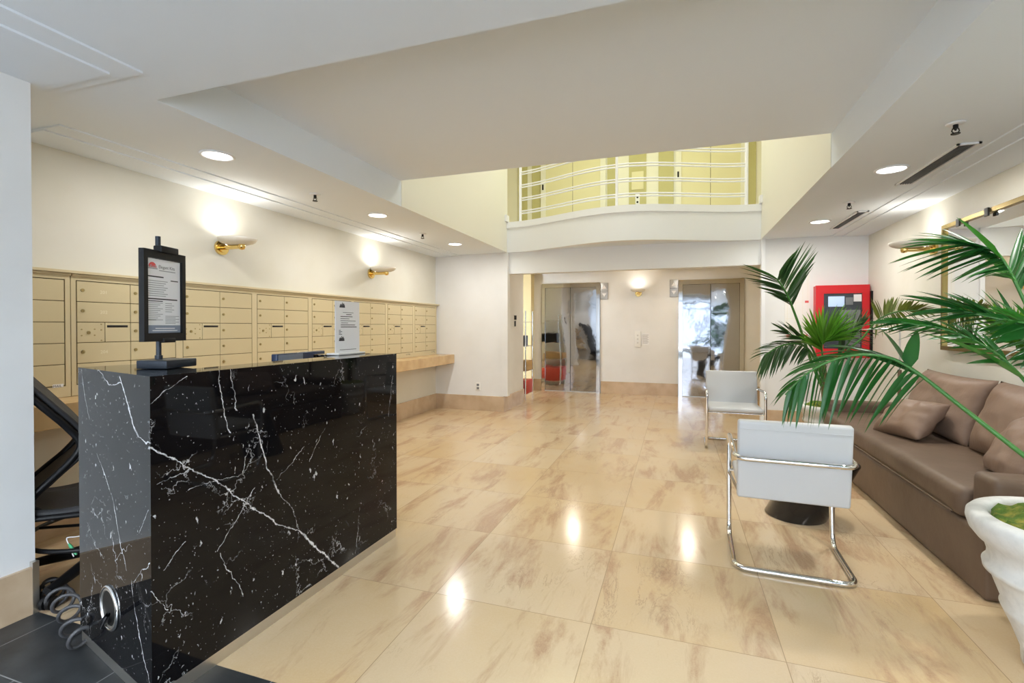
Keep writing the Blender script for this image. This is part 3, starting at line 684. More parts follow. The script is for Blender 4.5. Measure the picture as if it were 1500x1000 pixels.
# black framed sign stand on the near desk corner (faces the customer side)
sx, sy = -1.985, 1.425
t = thing('sign_stand', 'black framed notice on a pole stand at the near desk corner', 'sign stand', (sx, sy, DZ))
MB().rbox(sx - .05, sx + .075, sy - .085, sy + .085, DZ + .001, DZ + .034, .004).build('base', 'stand_metal', t)
MB().cyl((sx - .025, sy, DZ + .03), (sx - .025, sy, 1.668), .0095, n=16).cyl((sx - .025, sy, DZ + .034), (sx - .025, sy, DZ + .05), .014, n=16).build('pole', 'stand_metal', t)
FW_, FZ0, FZ1, fx = .112, 1.240, 1.604, sx - .006
frm = MB()
for y0, y1, z0, z1 in ((sy - FW_, sy - FW_ + .020, FZ0, FZ1), (sy + FW_ - .020, sy + FW_, FZ0, FZ1), (sy - FW_ + .020, sy + FW_ - .020, FZ0, FZ0 + .032), (sy - FW_ + .020, sy + FW_ - .020, FZ1 - .032, FZ1)):
    frm.box(fx - .008, fx + .014, y0, y1, z0, z1)
fo = frm.build('frame', 'black', t)
MB().rbox(fx - .012, fx + .024, sy - .035, sy + .06, FZ1 - .006, FZ1 + .022, .004).build('top_clip', 'black', fo)
MB().rbox(fx - .002, fx + .020, sy - .02, sy + .045, FZ0 - .006, FZ0 + .012, .003).build('bottom_clip', 'black', fo)
MB().box(fx - .006, fx + .002, sy - FW_ + .015, sy + FW_ - .015, FZ0 + .02, FZ1 - .02).build('backing', 'black', t)
pg = MB().box(fx + .0022, fx + .004, sy - FW_ + .021, sy + FW_ - .021, FZ0 + .055, FZ1 - .033).build('page', 'paper', t)
O = (fx + .004, sy - FW_ + .021, FZ0 + .033); ry, uz = (0, 1, 0), (0, 0, 1)        # page coordinates: 0..0.189 across, 0..0.308 up
quad(MB(), O, ry, uz, 0, .182, .001, .032).build('footer_band', 'slate_blue', pg)
mb = MB(); quad(mb, O, ry, uz, .045, .15, .018, .021, .001); quad(mb, O, ry, uz, .03, .165, .009, .012, .001); mb.build('footer_text', 'paper', pg)
mb = MB(); quad(mb, O, ry, uz, 0, .03, .300, .308); quad(mb, O, ry, uz, .095, .18, .300, .308); mb.build('header_band', 'ink_red', pg)
lg = MB(); n = 14
lg.add([Vector(O) + Vector((.0008, .032 + .021 * math.cos(math.pi * i / n), .262 + .021 * math.sin(math.pi * i / n))) for i in range(n + 1)], [tuple(range(n + 1))]); lg.build('logo', 'ink_red', pg)
lg = MB(); quad(lg, O, ry, uz, .006, .058, .256, .261); [quad(lg, O, ry, uz, .010 + .011 * i, .016 + .011 * i, .262, .268 + .004 * (i % 2), .0012) for i in range(4)]; lg.build('logo_base', 'ink_grey', pg)
text_mb(MB(), 'Elegant Kits', .0185, Vector(O) + Vector((0, .064, .262)), ry, uz).build('title', 'ink', pg)
ln = MB(); quad(ln, O, ry, uz, .066, .155, .251, .2545)
for i in range(8): quad(ln, O, ry, uz, .006, .112 - .01 * (i % 3), .208 - .0085 * i, .211 - .0085 * i)
for i in range(10): quad(ln, O, ry, uz, .006, .085 - .013 * (i % 3), .120 - .0075 * i, .1225 - .0075 * i)
for i in range(5): quad(ln, O, ry, uz, .098, .135 + .012 * (i % 2), .120 - .0085 * i, .1225 - .0085 * i)
for i in range(6): quad(ln, O, ry, uz, .098, .175 - .02 * (i % 2), .068 - .006 * i, .0705 - .006 * i)
ln.build('text_lines', 'ink_grey', pg)
for q in ((.006, .09, .224, .229), (.004, .165, .135, .140), (.128, .17, .214, .218), (.004, .085, .127, .1305), (.006, .05, .052, .0555)): quad(MB(), O, ry, uz, *q).build('heading', 'ink', pg)
t.rotation_euler = (0, 0, R(16))

# white acrylic paper sign on the far end of the desk
px_, py_ = -1.885, 2.462
t = thing('paper_sign', 'white printed paper sign in acrylic holder on the far end of the desk', 'sign', (px_, py_, DZ))
MB().rbox(px_ - .045, px_ + .045, py_ - .135, py_ + .115, DZ + .001, DZ + .012, .003).build('base', 'outlet', t)
sh = MB().box(px_ - .003, px_ + .003, py_ - .112, py_ + .112, DZ + .012, DZ + .318).build('sheet', 'paper', t)
O = (px_ + .003, py_ - .112, DZ + .012)
def skyline(y, z):
    m_ = MB(); quad(m_, O, ry, uz, y, y + .050, z, z + .008)
    for i, h in enumerate((.012, .018, .013, .027, .016, .022, .012)): quad(m_, O, ry, uz, y + .003 + i * .0065, y + .009 + i * .0065, z + .008, z + .008 + h * .8)
    return m_
skyline(.034, .268).build('logo', 'ink', sh); skyline(.028, .070).build('logo', 'ink', sh)
ln = MB()
for i, (a, b_, h) in enumerate(((.065, .165, .0025), (.095, .145, .004), (.042, .155, .004), (.042, .125, .003), (.042, .185, .003), (.048, .112, .003), (.045, .18, .004), (.045, .195, .0045))): quad(ln, O, ry, uz, a, b_, .238 - .0125 * i, .238 - .0125 * i + h)
for i in range(4): quad(ln, O, ry, uz, .028, .045 + .012 * (i % 2), .132 - .008 * i, .135 - .008 * i)
quad(ln, O, ry, uz, .035, .19, .016, .019); ln.build('text_lines', 'ink', sh)

# monitor behind the counter
t = thing('computer_monitor', 'dark monitor just showing above the desk top behind the counter', 'monitor', (-2.25, 2.42, .736))
mt = Matrix.Translation((-2.25, 2.47, .736)) @ Matrix.Rotation(R(6), 4, 'Z')
MB().rbox(-.02, .02, -.235, .235, .10, .402, .006, mtx=mt).build('casing', 'screen', t)
MB().box(.0205, .022, -.225, .0, .11, .396, mt).build('back_panel', 'slate_blue', t)
MB().box(-.015, .015, -.03, .03, .012, .12, mt).build('neck', 'black', t)
MB().rbox(-.09, .09, -.11, .11, .001, .013, .003, mtx=mt).build('foot', 'black', t)

# ================================================================== OFFICE CHAIR behind the desk
cx, cy = -2.78, 1.88
t = thing('office_chair', 'black mesh office chair behind the desk, next to the near wall', 'office chair', (cx, cy, 0))
Fd = Vector((.465, .885, 0)).normalized(); Sd = Vector((-.885, .465, 0)).normalized()
def cl(f, s_, z): return Vector((cx, cy, 0)) + Fd * f + Sd * s_ + Vector((0, 0, z))
def sheet(prof, half, thick, name, m):
    """curved sheet: profile of (forward, height, half width) swept across"""
    P_ = catmull([Vector((f, z, w)) for f, z, w in prof], 8); n, k = len(P_), 11; vs = []
    for side in (0, 1):
        for i, p in enumerate(P_):
            a = P_[max(0, i - 1)]; c = P_[min(n - 1, i + 1)]; tx, tz = c.x - a.x, c.y - a.y; l = math.hypot(tx, tz) or 1
            nx, nz = -tz / l, tx / l
            for j in range(k):
                u = -1 + 2 * j / (k - 1); cup = .035 * u * u
                vs.append(cl(p.x - nx * thick * (side - .5) + cup * abs(nx), u * p.z, p.y - nz * thick * (side - .5) + cup * abs(nz)))
    fs = [(i * k + j, i * k + j + 1, (i + 1) * k + j + 1, (i + 1) * k + j) for i in range(n - 1) for j in range(k - 1)]
    fs += [tuple(n * k + q for q in f) for f in fs]
    for i in range(n - 1):
        for j in (0, k - 1): fs.append((i * k + j, (i + 1) * k + j, n * k + (i + 1) * k + j, n * k + i * k + j))
    for j in range(k - 1):
        for i in (0, n - 1): fs.append((i * k + j, i * k + j + 1, n * k + i * k + j + 1, n * k + i * k + j))
    return MB().add(vs, fs, True).build(name, m, t)
BACK = [(-.57, 1.17, .20), (-.50, 1.05, .225), (-.40, .92, .21), (-.31, .80, .18), (-.265, .71, .17), (-.31, .63, .18), (-.40, .54, .20), (-.47, .465, .20), (-.44, .42, .19)]
bk = sheet(BACK, .2, .018, 'backrest', 'blackmesh')
pb = catmull([Vector(b) for b in BACK], 6)
for s_ in (-1, 1): MB().tube([cl(p.x - .004, s_ * p.z, p.y + .012) for p in pb], .016, 10).build('back_frame', 'black', t)
sheet([(-.46, .40, .20), (-.30, .385, .225), (.0, .42, .25), (.18, .425, .235), (.27, .385, .20)], .25, .045, 'seat', 'blackmesh')
MB().tube([cl(-.46, -.205, .415), cl(-.25, -.24, .40), cl(0, -.255, .435), cl(.18, -.24, .44), cl(.28, -.2, .39)], .014, 8).build('seat_rim', 'black', t)
HB = -.14
MB().cyl(cl(HB, 0, .10), cl(HB, 0, .40), .026, n=20).cyl(cl(HB, 0, .30), cl(HB, 0, .39), .05, n=20).build('gas_column', 'black', t)
MB().torus(cl(HB, 0, .255), .335, .011, (0, 0, 1), 48, 8).build('foot_ring', 'black', t)
for k in range(3):
    a = 2 * math.pi * k / 3 + .5; MB().cyl(cl(HB, 0, .255), cl(HB + .33 * math.cos(a), .33 * math.sin(a), .255), .008, n=8).build('ring_spoke', 'black', t)
for k in range(5):
    a = 2 * math.pi * k / 5 + R(155); ca, sa = math.cos(a), math.sin(a)
    lg = MB().tube([cl(HB, 0, .13), cl(HB + .14 * ca, .14 * sa, .122), cl(HB + .365 * ca, .365 * sa, .085)], [.034, .030, .020], 10).build('base_leg', 'black', t)
    w = cl(HB + .36 * ca, .36 * sa, .031); ax = Fd * -sa + Sd * ca
    MB().cyl(w - ax * .022, w - ax * .006, .030, n=20).cyl(w + ax * .006, w + ax * .022, .030, n=20).cyl(w + Vector((0, 0, .02)), w + Vector((0, 0, .055)), .010, n=10).build('caster', 'black', lg)
tag(MB().tube(catmull([on_plane(108, 815, (0, 1.5, 0), (0, 1, 0)), on_plane(102, 800, (0, 1.5, 0), (0, 1, 0)), on_plane(98, 788, (0, 1.5, 0), (0, 1, 0)), on_plane(110, 786, (0, 1.5, 0), (0, 1, 0)), on_plane(122, 784, (0, 1.5, 0), (0, 1, 0))], 6), .0025, 6).build('white_cable', 'white_cable'), 'thin white cable hanging beside the office chair base', 'cable')
a_, b_ = on_plane(101, 796, (0, 1.495, 0), (0, 1, 0)), on_plane(112, 812, (0, 1.495, 0), (0, 1, 0))
tag(MB().tube([a_, a_.lerp(b_, .2), a_.lerp(b_, .8), b_], [.004, .007, .007, .004], 10).build('cable_plug', 'green'), 'small green plug on the white cable by the office chair', 'plug')

# coiled grey cord on the floor
path = catmull([on_plane(x, y, (0, 0, z), (0, 0, 1)) for x, y, z in ((70, 850, .05), (80, 868, .05), (97, 884, .05), (108, 903, .05), (112, 924, .052), (128, 934, .055), (148, 926, .065))], 10)
hel = []; NT = 10; NS = 300
for i in range(NS + 1):
    u = i / NS; p = sample(path, u); q = sample(path, min(1, u + .01)); tdir = (q - p); tdir = tdir.normalized() if tdir.length > 1e-6 else Vector((1, 0, 0))
    sd = tdir.cross(Vector((0, 0, 1))).normalized(); up_ = sd.cross(tdir).normalized(); rr = .043 * min(1, u * 8, (1 - u) * 12) + .001
    ph = 2 * math.pi * NT * (u + .10 * math.sin(5 * u)); hel.append(p + sd * (rr * math.cos(ph)) + up_ * (rr * math.sin(ph)))
hel += [on_plane(158, 900, (0, 1.16, 0), (0, 1, 0)), gc + ENDN * .02 + Vector((-.01, 0, -.045)), gc - ENDN * .0 + Vector((0, 0, -.035))]
tag(MB().tube(hel, .0075, 8).build('coiled_cord', 'wire'), 'grey coiled cord lying on the slate floor by the desk end', 'cord')

# ================================================================== WIRE RACK in the side corridor, small wall items
t = thing('wire_rack', 'chrome wire shelving rack mostly hidden behind the left pier', 'shelf rack', (-2.75, 8.3, 0))
for x in (-3.1, -2.475):
    for y in (8.03, 8.47): MB().cyl((x, y, 0), (x, y, 1.57), .011, n=10).build('post', 'chrome', t)
for z in (.12, .52, .95, 1.38):
    mb = MB()
    for y in (8.03, 8.47): mb.cyl((-3.1, y, z), (-2.475, y, z), .005, n=6)
    for i in range(12): x = -3.1 + .625 * i / 11; mb.cyl((x, 8.03, z), (x, 8.47, z), .003, n=5)
    mb.build('shelf', 'chrome', t)
tag(MB().rbox(-2.85, -2.455, 8.05, 8.40, .5265, .70, .006).build('cardboard_parcel', 'cardboard'), 'brown parcel on the wire rack shelf behind the left pier', 'parcel')
tag(MB().rbox(-2.90, -2.46, 8.05, 8.40, .1265, .36, .006).build('red_parcel', 'red_pack'), 'red parcel low on the wire rack behind the left pier', 'parcel')
tag(MB().rbox(-2.95, -2.55, 8.08, 8.42, .9565, 1.14, .006).build('black_box', 'black'), 'black box on the upper wire rack shelf behind the left pier', 'box')
t = thing('card_reader', 'small black card reader on the side of the left pier', 'card reader', (-2.5, 7.51, 1.39))
MB().rbox(-2.499, -2.478, 7.47, 7.55, 1.41, 1.48, .004).build('reader', 'black', t)
MB().rbox(-2.499, -2.480, 7.48, 7.52, 1.30, 1.39, .004).build('keypad', 'black', t)
MB().box(-2.499, -2.494, 7.46, 7.56, 1.29, 1.49).build('plate', 'outlet', t)
t = thing('power_outlet', 'white power outlet low on the left back pier', 'outlet', (-2.915, YB, .37))
MB().rbox(-2.952, -2.878, YB - .008, YB - .001, .31, .43, .003).build('plate', 'outlet', t)
for z in (.345, .395): MB().rbox(-2.935, -2.895, YB - .011, YB - .0075, z - .017, z + .017, .002).box(-2.924, -2.920, YB - .012, YB - .0105, z - .008, z + .008).box(-2.910, -2.906, YB - .012, YB - .0105, z - .008, z + .008).build('socket', 'panel_grey', t)

# ================================================================== FIRE PANEL and wall plan
t = thing('fire_alarm_panel', 'red fire alarm cabinet with dark window on the right back wall', 'fire alarm panel', (1.9, YB, 1.35))
x0, x1, z0, z1, yf = 1.615, 2.175, .93, 1.795, 6.83
MB().box(x0 + .004, x1 - .004, yf + .03, YB - .001, z0, z1).build('cabinet', 'red', t)
wx0, wx1, wz0, wz1 = x0 + .085, x1 - .075, 1.03, 1.70
dr = MB().box(x0, wx0, yf, yf + .03, z0 - .005, z1 + .005).box(wx1, x1, yf, yf + .03, z0 - .005, z1 + .005).box(wx0, wx1, yf, yf + .03, z0 - .005, wz0).box(wx0, wx1, yf, yf + .03, wz1, z1 + .005).build('door', 'red', t)
MB().box(wx0, wx1, yf + .018, yf + .0299, wz0, wz1).build('window', 'panel_dark', dr)
MB().rbox(wx0 + .05, wx0 + .22, yf + .012, yf + .019, 1.54, 1.665, .002).build('display', 'lcd', t)
MB().rbox(wx0 + .235, wx0 + .31, yf + .012, yf + .019, 1.56, 1.65, .002).build('keypad', 'panel_grey', t)
MB().rbox(wx0 + .17, wx1 - .015, yf + .012, yf + .019, 1.05, 1.50, .002).build('inner_module', 'panel_grey', t)
MB().box(wx1 - .085, wx1 - .005, yf + .010, yf + .018, 1.60, 1.685).build('sticker', 'paper', t)
tag(MB().box(2.178, 2.197, 6.80, 6.958, 1.0, 1.72).build('black_strip', 'black'), 'narrow black strip between red fire cabinet and right wall', 'box')  # thin black upright along the cabinet's right side
t = thing('wall_plan', 'pale building plan with red tags on the wall left of fire cabinet', 'wall plan', (1.45, YB, 1.6))
MB().box(1.30, 1.58, YB - .006, YB - .001, 1.12, 2.05).build('board', 'plaque', t)
mb = MB()
for x in (1.33, 1.42, 1.50, 1.555): quad(mb, (x, YB - .006, 1.14), (1, 0, 0), (0, 0, 1), 0, .002, .02, .86)
for z in (1.18, 1.40, 1.6, 1.62, 1.83, 1.99): quad(mb, (1.31, YB - .006, z), (1, 0, 0), (0, 0, 1), 0, .255, 0, .002)
mb.build('plan_lines', 'ink_pale', t)
for x, z, w in ((1.514, 1.99, .025), (1.546, 1.61, .04), (1.344, 1.18, .045), (1.534, 1.185, .045)): MB().box(x - w / 2, x + w / 2, YB - .009, YB - .0055, z - .013, z + .013).build('red_tag', 'ink_red', t)

# ================================================================== MIRROR, POLE
t = thing('wall_mirror', 'large brass framed mirror on right wall above the sofa', 'mirror', (XR, 4.1, 1.63))
MB().box(XR - .03, XR - .001, 3.02, 5.12, 1.13, 2.13).build('glass', 'mirror', t)
f_ = .022
MB().box(XR - .05, XR - .001, 5.115, 5.115 + f_, 1.10, 2.16).box(XR - .05, XR - .001, 3.0 - f_, 3.02, 1.10, 2.16).box(XR - .05, XR - .001, 3.02, 5.115, 1.10, 1.132).box(XR - .05, XR - .001, 3.02, 5.115, 2.128, 2.16).build('frame', 'brass_dull', t)
for y in (4.86, 4.48, 3.6): MB().box(XR - .062, XR - .05, y - .022, y + .022, 2.105, 2.165).build('clip', 'slot', t)
t = thing('pole_stand', 'slim bronze pole stand between sofa end and right wall', 'pole stand', (2.10, 5.80, 0))
MB().lathe([(0, .0), (.08, .0), (.08, .012), (.02, .022), (.016, .03)], 28, (2.10, 5.80, 0)).build('foot', 'pole', t)
MB().cyl((2.10, 5.80, .02), (2.10, 5.80, .84), .016, n=14).cyl((2.10, 5.80, .84), (2.10, 5.80, .87), .018, n=14).build('lower_tube', 'pole', t)
MB().cyl((2.10, 5.80, .86), (2.10, 5.80, 1.30), .008, n=10).build('upper_rod', 'steel', t)

# ================================================================== BRNO STYLE CHAIRS (local: faces +y, back at low y)
def brno():
    t = thing('lounge_chair', '', 'chair', (0, 0, 0), 'white cantilever chairs with chrome tube frames')
    w, r = .278, .0145
    pts = [(-w, .30, .62), (-w, -.20, .595)]
    loop = [(-w, .50, r), (-w, .02, r), (w, .02, r), (w, .50, r), (w, .53, .30), (w, .55, .625), (w, .02, .60), (-w, .02, .60), (-w, .55, .625), (-w, .53, .30)]
    MB().tube(fillet(loop, .075, 8, True), r, 14, closed=True).build('tube_frame', 'chrome', t)
    MB().cyl((-w, .53, .395), (w, .53, .395), .010, n=12).cyl((-w, .50, .385), (-w + .03, .15, .375), .009, n=8).cyl((w, .50, .385), (w - .03, .15, .375), .009, n=8).build('seat_support', 'chrome', t)
    mt = Matrix.Translation((0, .112, .372)) @ Matrix.Rotation(R(7), 4, 'X')
    b = MB().rbox(-w + .014, w - .014, -.027, .027, .0, .43, .014, 3, mt).build('backrest', 'white_leather', t)
    MB().tube([mt @ Vector(p) for p in ((-w + .02, -.0275, .39), (w - .02, -.0275, .39))], .0022, 6).build('seam', 'white_leather', b)
    st = MB().rbox(-w + .018, w - .018, .09, .565, .405, .455, .02, 3).build('seat', 'white_leather', t)
    for s_ in (-1, 1): MB().cyl((s_ * w, .10, .60), (s_ * (w - .02), .10, .60), .009, n=8).build('bracket', 'chrome', t)
    return t
ch = brno(); ch.location = (.576, 2.80, 0); ch.rotation_euler = (0, 0, R(-2.0)); ch['label'] = 'near white chrome framed chair with its back to the camera'
dup(ch, (.585, 6.05, 0), 'far white chrome framed chair facing the camera before right elevator', rotz=R(180))

t = thing('side_table', 'leaning glossy black drum table behind the near white chair', 'side table', (.78, 3.79, 0))
tc_, bc_ = Vector((.97, 3.79, .37)), Vector((.78, 3.79, 0)); n = 48
def ring(c, r, z=0): return [c + Vector((r * math.cos(2 * math.pi * k / n), r * math.sin(2 * math.pi * k / n), z)) for k in range(n)]
mb = MB(); mb.add(ring(bc_, .182) + ring(bc_, .188, .006) + ring(tc_, .182), [(j * n + k, j * n + (k + 1) % n, (j + 1) * n + (k + 1) % n, (j + 1) * n + k) for j in range(2) for k in range(n)], True)
mb.add(ring(bc_, .182), [tuple(range(n))]); mb.build('body', 'black_gloss', t)
mb = MB(); mb.add(ring(tc_, .182) + ring(tc_, .186, .004) + ring(tc_, .186, .014) + ring(tc_, .180, .018), [(j * n + k, j * n + (k + 1) % n, (j + 1) * n + (k + 1) % n, (j + 1) * n + k) for j in range(3) for k in range(n)], True)
mb.add(ring(tc_, .180, .018), [tuple(range(n))]); mb.build('top', 'black_gloss', t)

# ================================================================== SOFA
t = thing('sofa', 'long taupe satin daybed sofa against the right wall', 'sofa', (1.78, 4.24, 0))
SY0, SY1, SX0, SX1 = 2.86, 5.66, 1.375, 2.17
def drape(x0, x1, y0, y1, z0, z1, r, amp, name, m='sofa', nx=14, ny=60, parent=None):
    """rounded box whose faces carry soft fabric ripples"""
    bm = bmesh.new(); bmesh.ops.create_cube(bm, size=1.0)
    for v in bm.verts: v.co = Vector(((x0 + x1) / 2 + v.co.x * (x1 - x0), (y0 + y1) / 2 + v.co.y * (y1 - y0), (z0 + z1) / 2 + v.co.z * (z1 - z0)))
    bmesh.ops.bevel(bm, geom=bm.edges[:], offset=r, segments=4, affect='EDGES', profile=.5)
    L = max(x1 - x0, y1 - y0)
    long_e = [e for e in bm.edges if e.calc_length() > .2]
    bmesh.ops.subdivide_edges(bm, edges=long_e, cuts=24, use_grid_fill=True)
    from mathutils import noise as nz
    for v in bm.verts:
        p = v.co; d = nz.noise(Vector((p.x * 3, p.y * 2.2, p.z * 4))) + .5 * nz.noise(Vector((p.x * 9, p.y * 6, p.z * 3)))
        c = Vector(((x0 + x1) / 2, (y0 + y1) / 2, (z0 + z1) / 2)); n_ = (p - c); n_ = Vector((n_.x / (x1 - x0), n_.y / (y1 - y0), n_.z / (z1 - z0)))
        k = max(range(3), key=lambda i: abs(n_[i])); q = Vector((0, 0, 0)); q[k] = 1 if n_[k] > 0 else -1
        if not (k == 2 and n_[k] < 0): v.co += q * d * amp
    bm.verts.index_update(); mb = MB(); mb.add([v.co.copy() for v in bm.verts], [[v.index for v in f.verts] for f in bm.faces], True); bm.free()
    return mb.build(name, m, parent)
drape(SX0 + .005, SX1, SY0 + .01, SY1, .004, .318, .02, .006, 'base', parent=t)
drape(SX0 - .012, SX1 - .02, SY0 + .20, SY1 - .16, .322, .478, .045, .006, 'seat_cushion', parent=t)
MB().tube([(SX0 - .014, SY0 + .26, .342), (SX0 - .014, SY1 - .22, .342)], .005, 6).build('seat_piping', 'sofa', t)
drape(SX0 + .03, SX1, SY0, SY0 + .19, .322, .585, .035, .004, 'armrest', parent=t)
drape(SX0 + .03, SX1, SY1 - .15, SY1 + .02, .322, .565, .035, .004, 'armrest', parent=t)
drape(SX1 - .10, SX1 + .015, SY0 + .10, SY1 - .1, .322, .60, .03, .004, 'back', parent=t)
def pillow(c, W, H, T, rot, label, wr=.012, seed=0, group='taupe satin sofa cushions'):
    from mathutils import noise as nz
    mb = MB(); n = 28; mt = Matrix.Translation(c) @ rot
    for s_ in (1, -1):
        vs = []
        for j in range(n + 1):
            for i in range(n + 1):
                u, v = -1 + 2 * i / n, -1 + 2 * j / n
                th = max(0, (1 - abs(u) ** 3.2)) ** .55 * max(0, (1 - abs(v) ** 3.2)) ** .55
                px = u * W / 2 * (1 - .07 * (1 - u * u * .6) * v * v * 0 - .06 * (1 - v * v) * u * u); py = v * H / 2 * (1 - .06 * (1 - u * u) * v * v)
                wv = wr * (nz.noise(Vector((u * 2.2 + seed, v * 2.2, s_))) + .7 * nz.noise(Vector((u * 3.6 + seed, v * 3.1, s_ + 5)))) * (th ** .5)
                vs.append(mt @ Vector((px, py, s_ * (T / 2 * th) + wv)))
        mb.add(vs, [(j * (n + 1) + i, j * (n + 1) + i + 1, (j + 1) * (n + 1) + i + 1, (j + 1) * (n + 1) + i) for j in range(n) for i in range(n)], True)
    p = mb.build('cushion', 'cushion'); loc = Vector(c); me = p.data
    for v in me.vertices: v.co -= loc
    p.location = loc
    bm = bmesh.new(); bm.from_mesh(me); bmesh.ops.remove_doubles(bm, verts=bm.verts, dist=.0004); bmesh.ops.recalc_face_normals(bm, faces=bm.faces[:]); bm.to_mesh(me); bm.free()
    return tag(p, label, 'cushion', group)
def rotm(face, roll=0, lean=0):
    """pillow local x across, y up, z out: face = heading of z in the floor plane (deg from +x), lean back deg"""
    return Matrix.Rotation(R(face), 4, 'Z') @ Matrix.Rotation(R(-lean), 4, 'Y') @ Matrix(((0, 0, 1, 0), (1, 0, 0, 0), (0, 1, 0, 0), (0, 0, 0, 1))) @ Matrix.Rotation(R(roll), 4, 'Z')
pillow((1.965, 4.62, .70), .98, .50, .24, rotm(180, 0, 20), 'large taupe back cushion at the far end, behind the small cushion', .016, 1)
pillow((1.965, 3.62, .70), .98, .50, .24, rotm(180, 0, 20), 'large taupe back cushion nearer the camera, cut by the photo edge', .016, 4)
pillow((1.66, 4.42, .605), .50, .34, .17, rotm(190, 6, 42), 'small taupe pillow lying on the seat before the far back cushion', .014, 9)
pillow((1.735, 3.29, .63), .46, .36, .16, rotm(172, -4, 28), 'small taupe pillow beside the near armrest, at the right photo edge', .012, 13)

# ================================================================== PLANTERS AND PALMS
def planter(c, k, kz, label):
    t = thing('planter', label, 'planter', c, 'white cast stone planters')
    prof = [(0, .002), (.150, .002), (.170, .02), (.172, .07), (.200, .15), (.224, .205), (.232, .225), (.226, .24), (.250, .31), (.262, .345), (.280, .355), (.283, .375), (.270, .39), (.268, .42), (.278, .455), (.300, .475), (.322, .505), (.332, .54), (.330, .562), (.318, .575), (.285, .580), (.268, .572), (.260, .55), (.255, .50), (0, .49)]
    MB().lathe([(r * k, z * kz) for r, z in prof], 72, c).build('pot', 'pot', t)
    from mathutils import noise as nz
    mb = MB(); n, m_ = 64, 18; vs = []
    for j in range(m_ + 1):
        r = .262 * k * j / m_
        for i in range(n):
            a = 2 * math.pi * i / n; x, y = r * math.cos(a), r * math.sin(a)
            h = .022 * nz.noise(Vector((x * 16, y * 16, c[0]))) + .014 * nz.noise(Vector((x * 45, y * 45, c[1]))) + .045 * (1 - (j / m_) ** 2)
            vs.append((c[0] + x, c[1] + y, c[2] + .562 * kz + h - (.02 if j == m_ else 0)))
    mb.add(vs, [(j * n + i, j * n + (i + 1) % n, (j + 1) * n + (i + 1) % n, (j + 1) * n + i) for j in range(m_) for i in range(n)], True)
    mb.build('moss', 'moss', t, kind='stuff')
    return t
PN = (1.42, 2.33, 0); PF = (1.52, 5.98, 0)
planter(PN, 1.0, 1.0, 'large white stone planter with moss at the right front corner'); planter(PF, .80, .80, 'white stone planter with moss behind the far sofa armrest')

def blade(mb, p0, p1, w, droop, fold=.35, seg=7, tipdroop=0):
    p0, p1 = Vector(p0), Vector(p1); d = p1 - p0; L = d.length
    if L < 1e-4: return
    side = d.cross(Vector((0, 0, 1)));
    if side.length < 1e-4: side = Vector((1, 0, 0))
    side.normalize(); nrm = side.cross(d).normalized(); vs = []
    ang = random.uniform(-.9, .9); side2 = (side * math.cos(ang) + nrm * math.sin(ang)); n2 = side2.cross(d).normalized()
    for i in range(seg + 1):
        t_ = i / seg; c = p0 + d * t_ + Vector((0, 0, 1)) * (droop * L * 4 * t_ * (1 - t_)) - Vector((0, 0, 1)) * tipdroop * L * max(0, t_ - .6) ** 2 * 4
        ww = w * (min(1, .35 + 3 * t_)) * (1 - t_ ** 2.2) ** .8 + .0004
        vs += [c + side2 * ww * .5 + n2 * ww * fold * .5, c, c - side2 * ww * .5 + n2 * ww * fold * .5]
    fs = []
    for i in range(seg): fs += [(3 * i, 3 * i + 1, 3 * i + 4, 3 * i + 3), (3 * i + 1, 3 * i + 2, 3 * i + 5, 3 * i + 4)]
    mb.add(vs, fs, True)
def frond(parent, rach, sides, m='leaf', rad=(.009, .003), stem='rachis', extra=()):
    """rach: [(px,py,depth)]; sides: [(s0,s1,[(px,py,depth) tips],n,width,droop)]"""
    rp = catmull([at(*p) for p in rach], 8); N = len(rp)
    mb = MB()
    for s0, s1, tips, n, w, dr in sides:
        n = int(n * 1.3); w *= .86
        tp = [at(*p) for p in tips]; tp = catmull(tp, 6) if len(tp) > 2 else tp
        for i in range(n):
            u = (i + .5) / n; ju = max(0, min(1, u + random.uniform(-.3, .3) / n))
            b = sample(rp, s0 + (s1 - s0) * u); e = sample(tp, ju)
            e = b + (e - b) * random.uniform(.88, 1.04) + Vector((random.uniform(-.012, .012), random.uniform(-.03, .03), random.uniform(-.012, .012)))
            blade(mb, b, e, w * random.uniform(.8, 1.15), dr)
    for b, e, w, dr in extra: blade(mb, at(*b), at(*e), w, dr, .25, 9)
    f = mb.build('frond', m, parent)
    rs = [rad[0] + (rad[1] - rad[0]) * i / (N - 1) for i in range(N)]
    MB().tube(rp, rs, 8).build('stem', stem, f)
    return f
t = thing('palm_plant', 'big green palm growing from the right front planter', 'palm', (PN[0], PN[1], .54))
MB().tube([(PN[0], PN[1], .54), (PN[0] + .01, PN[1] + .01, .70), (PN[0] + .02, PN[1] + .01, .90)], [.045, .038, .028], 14).build('trunk', 'trunk', t)
frond(t, [(1590, 735, 1.78), (1500, 667, 1.84), (1410, 597, 1.95), (1335, 540, 2.05), (1290, 521, 2.10), (1235, 523, 2.16), (1185, 545, 2.22), (1150, 578, 2.26)],
      [(.50, .98, [(1285, 628, 2.0), (1262, 628, 2.05), (1232, 618, 2.1), (1205, 628, 2.15), (1166, 634, 2.2), (1138, 626, 2.25)], 21, .026, .05),
       (.50, .98, [(1240, 512, 2.25), (1205, 508, 2.3), (1170, 530, 2.36), (1140, 570, 2.4), (1127, 600, 2.4)], 18, .024, .06)],
      extra=[((1328, 536, 2.06), (1291, 483, 2.12), .05, .06), ((1330, 538, 2.06), (1344, 484, 2.0), .055, .05)], rad=(.010, .0035))
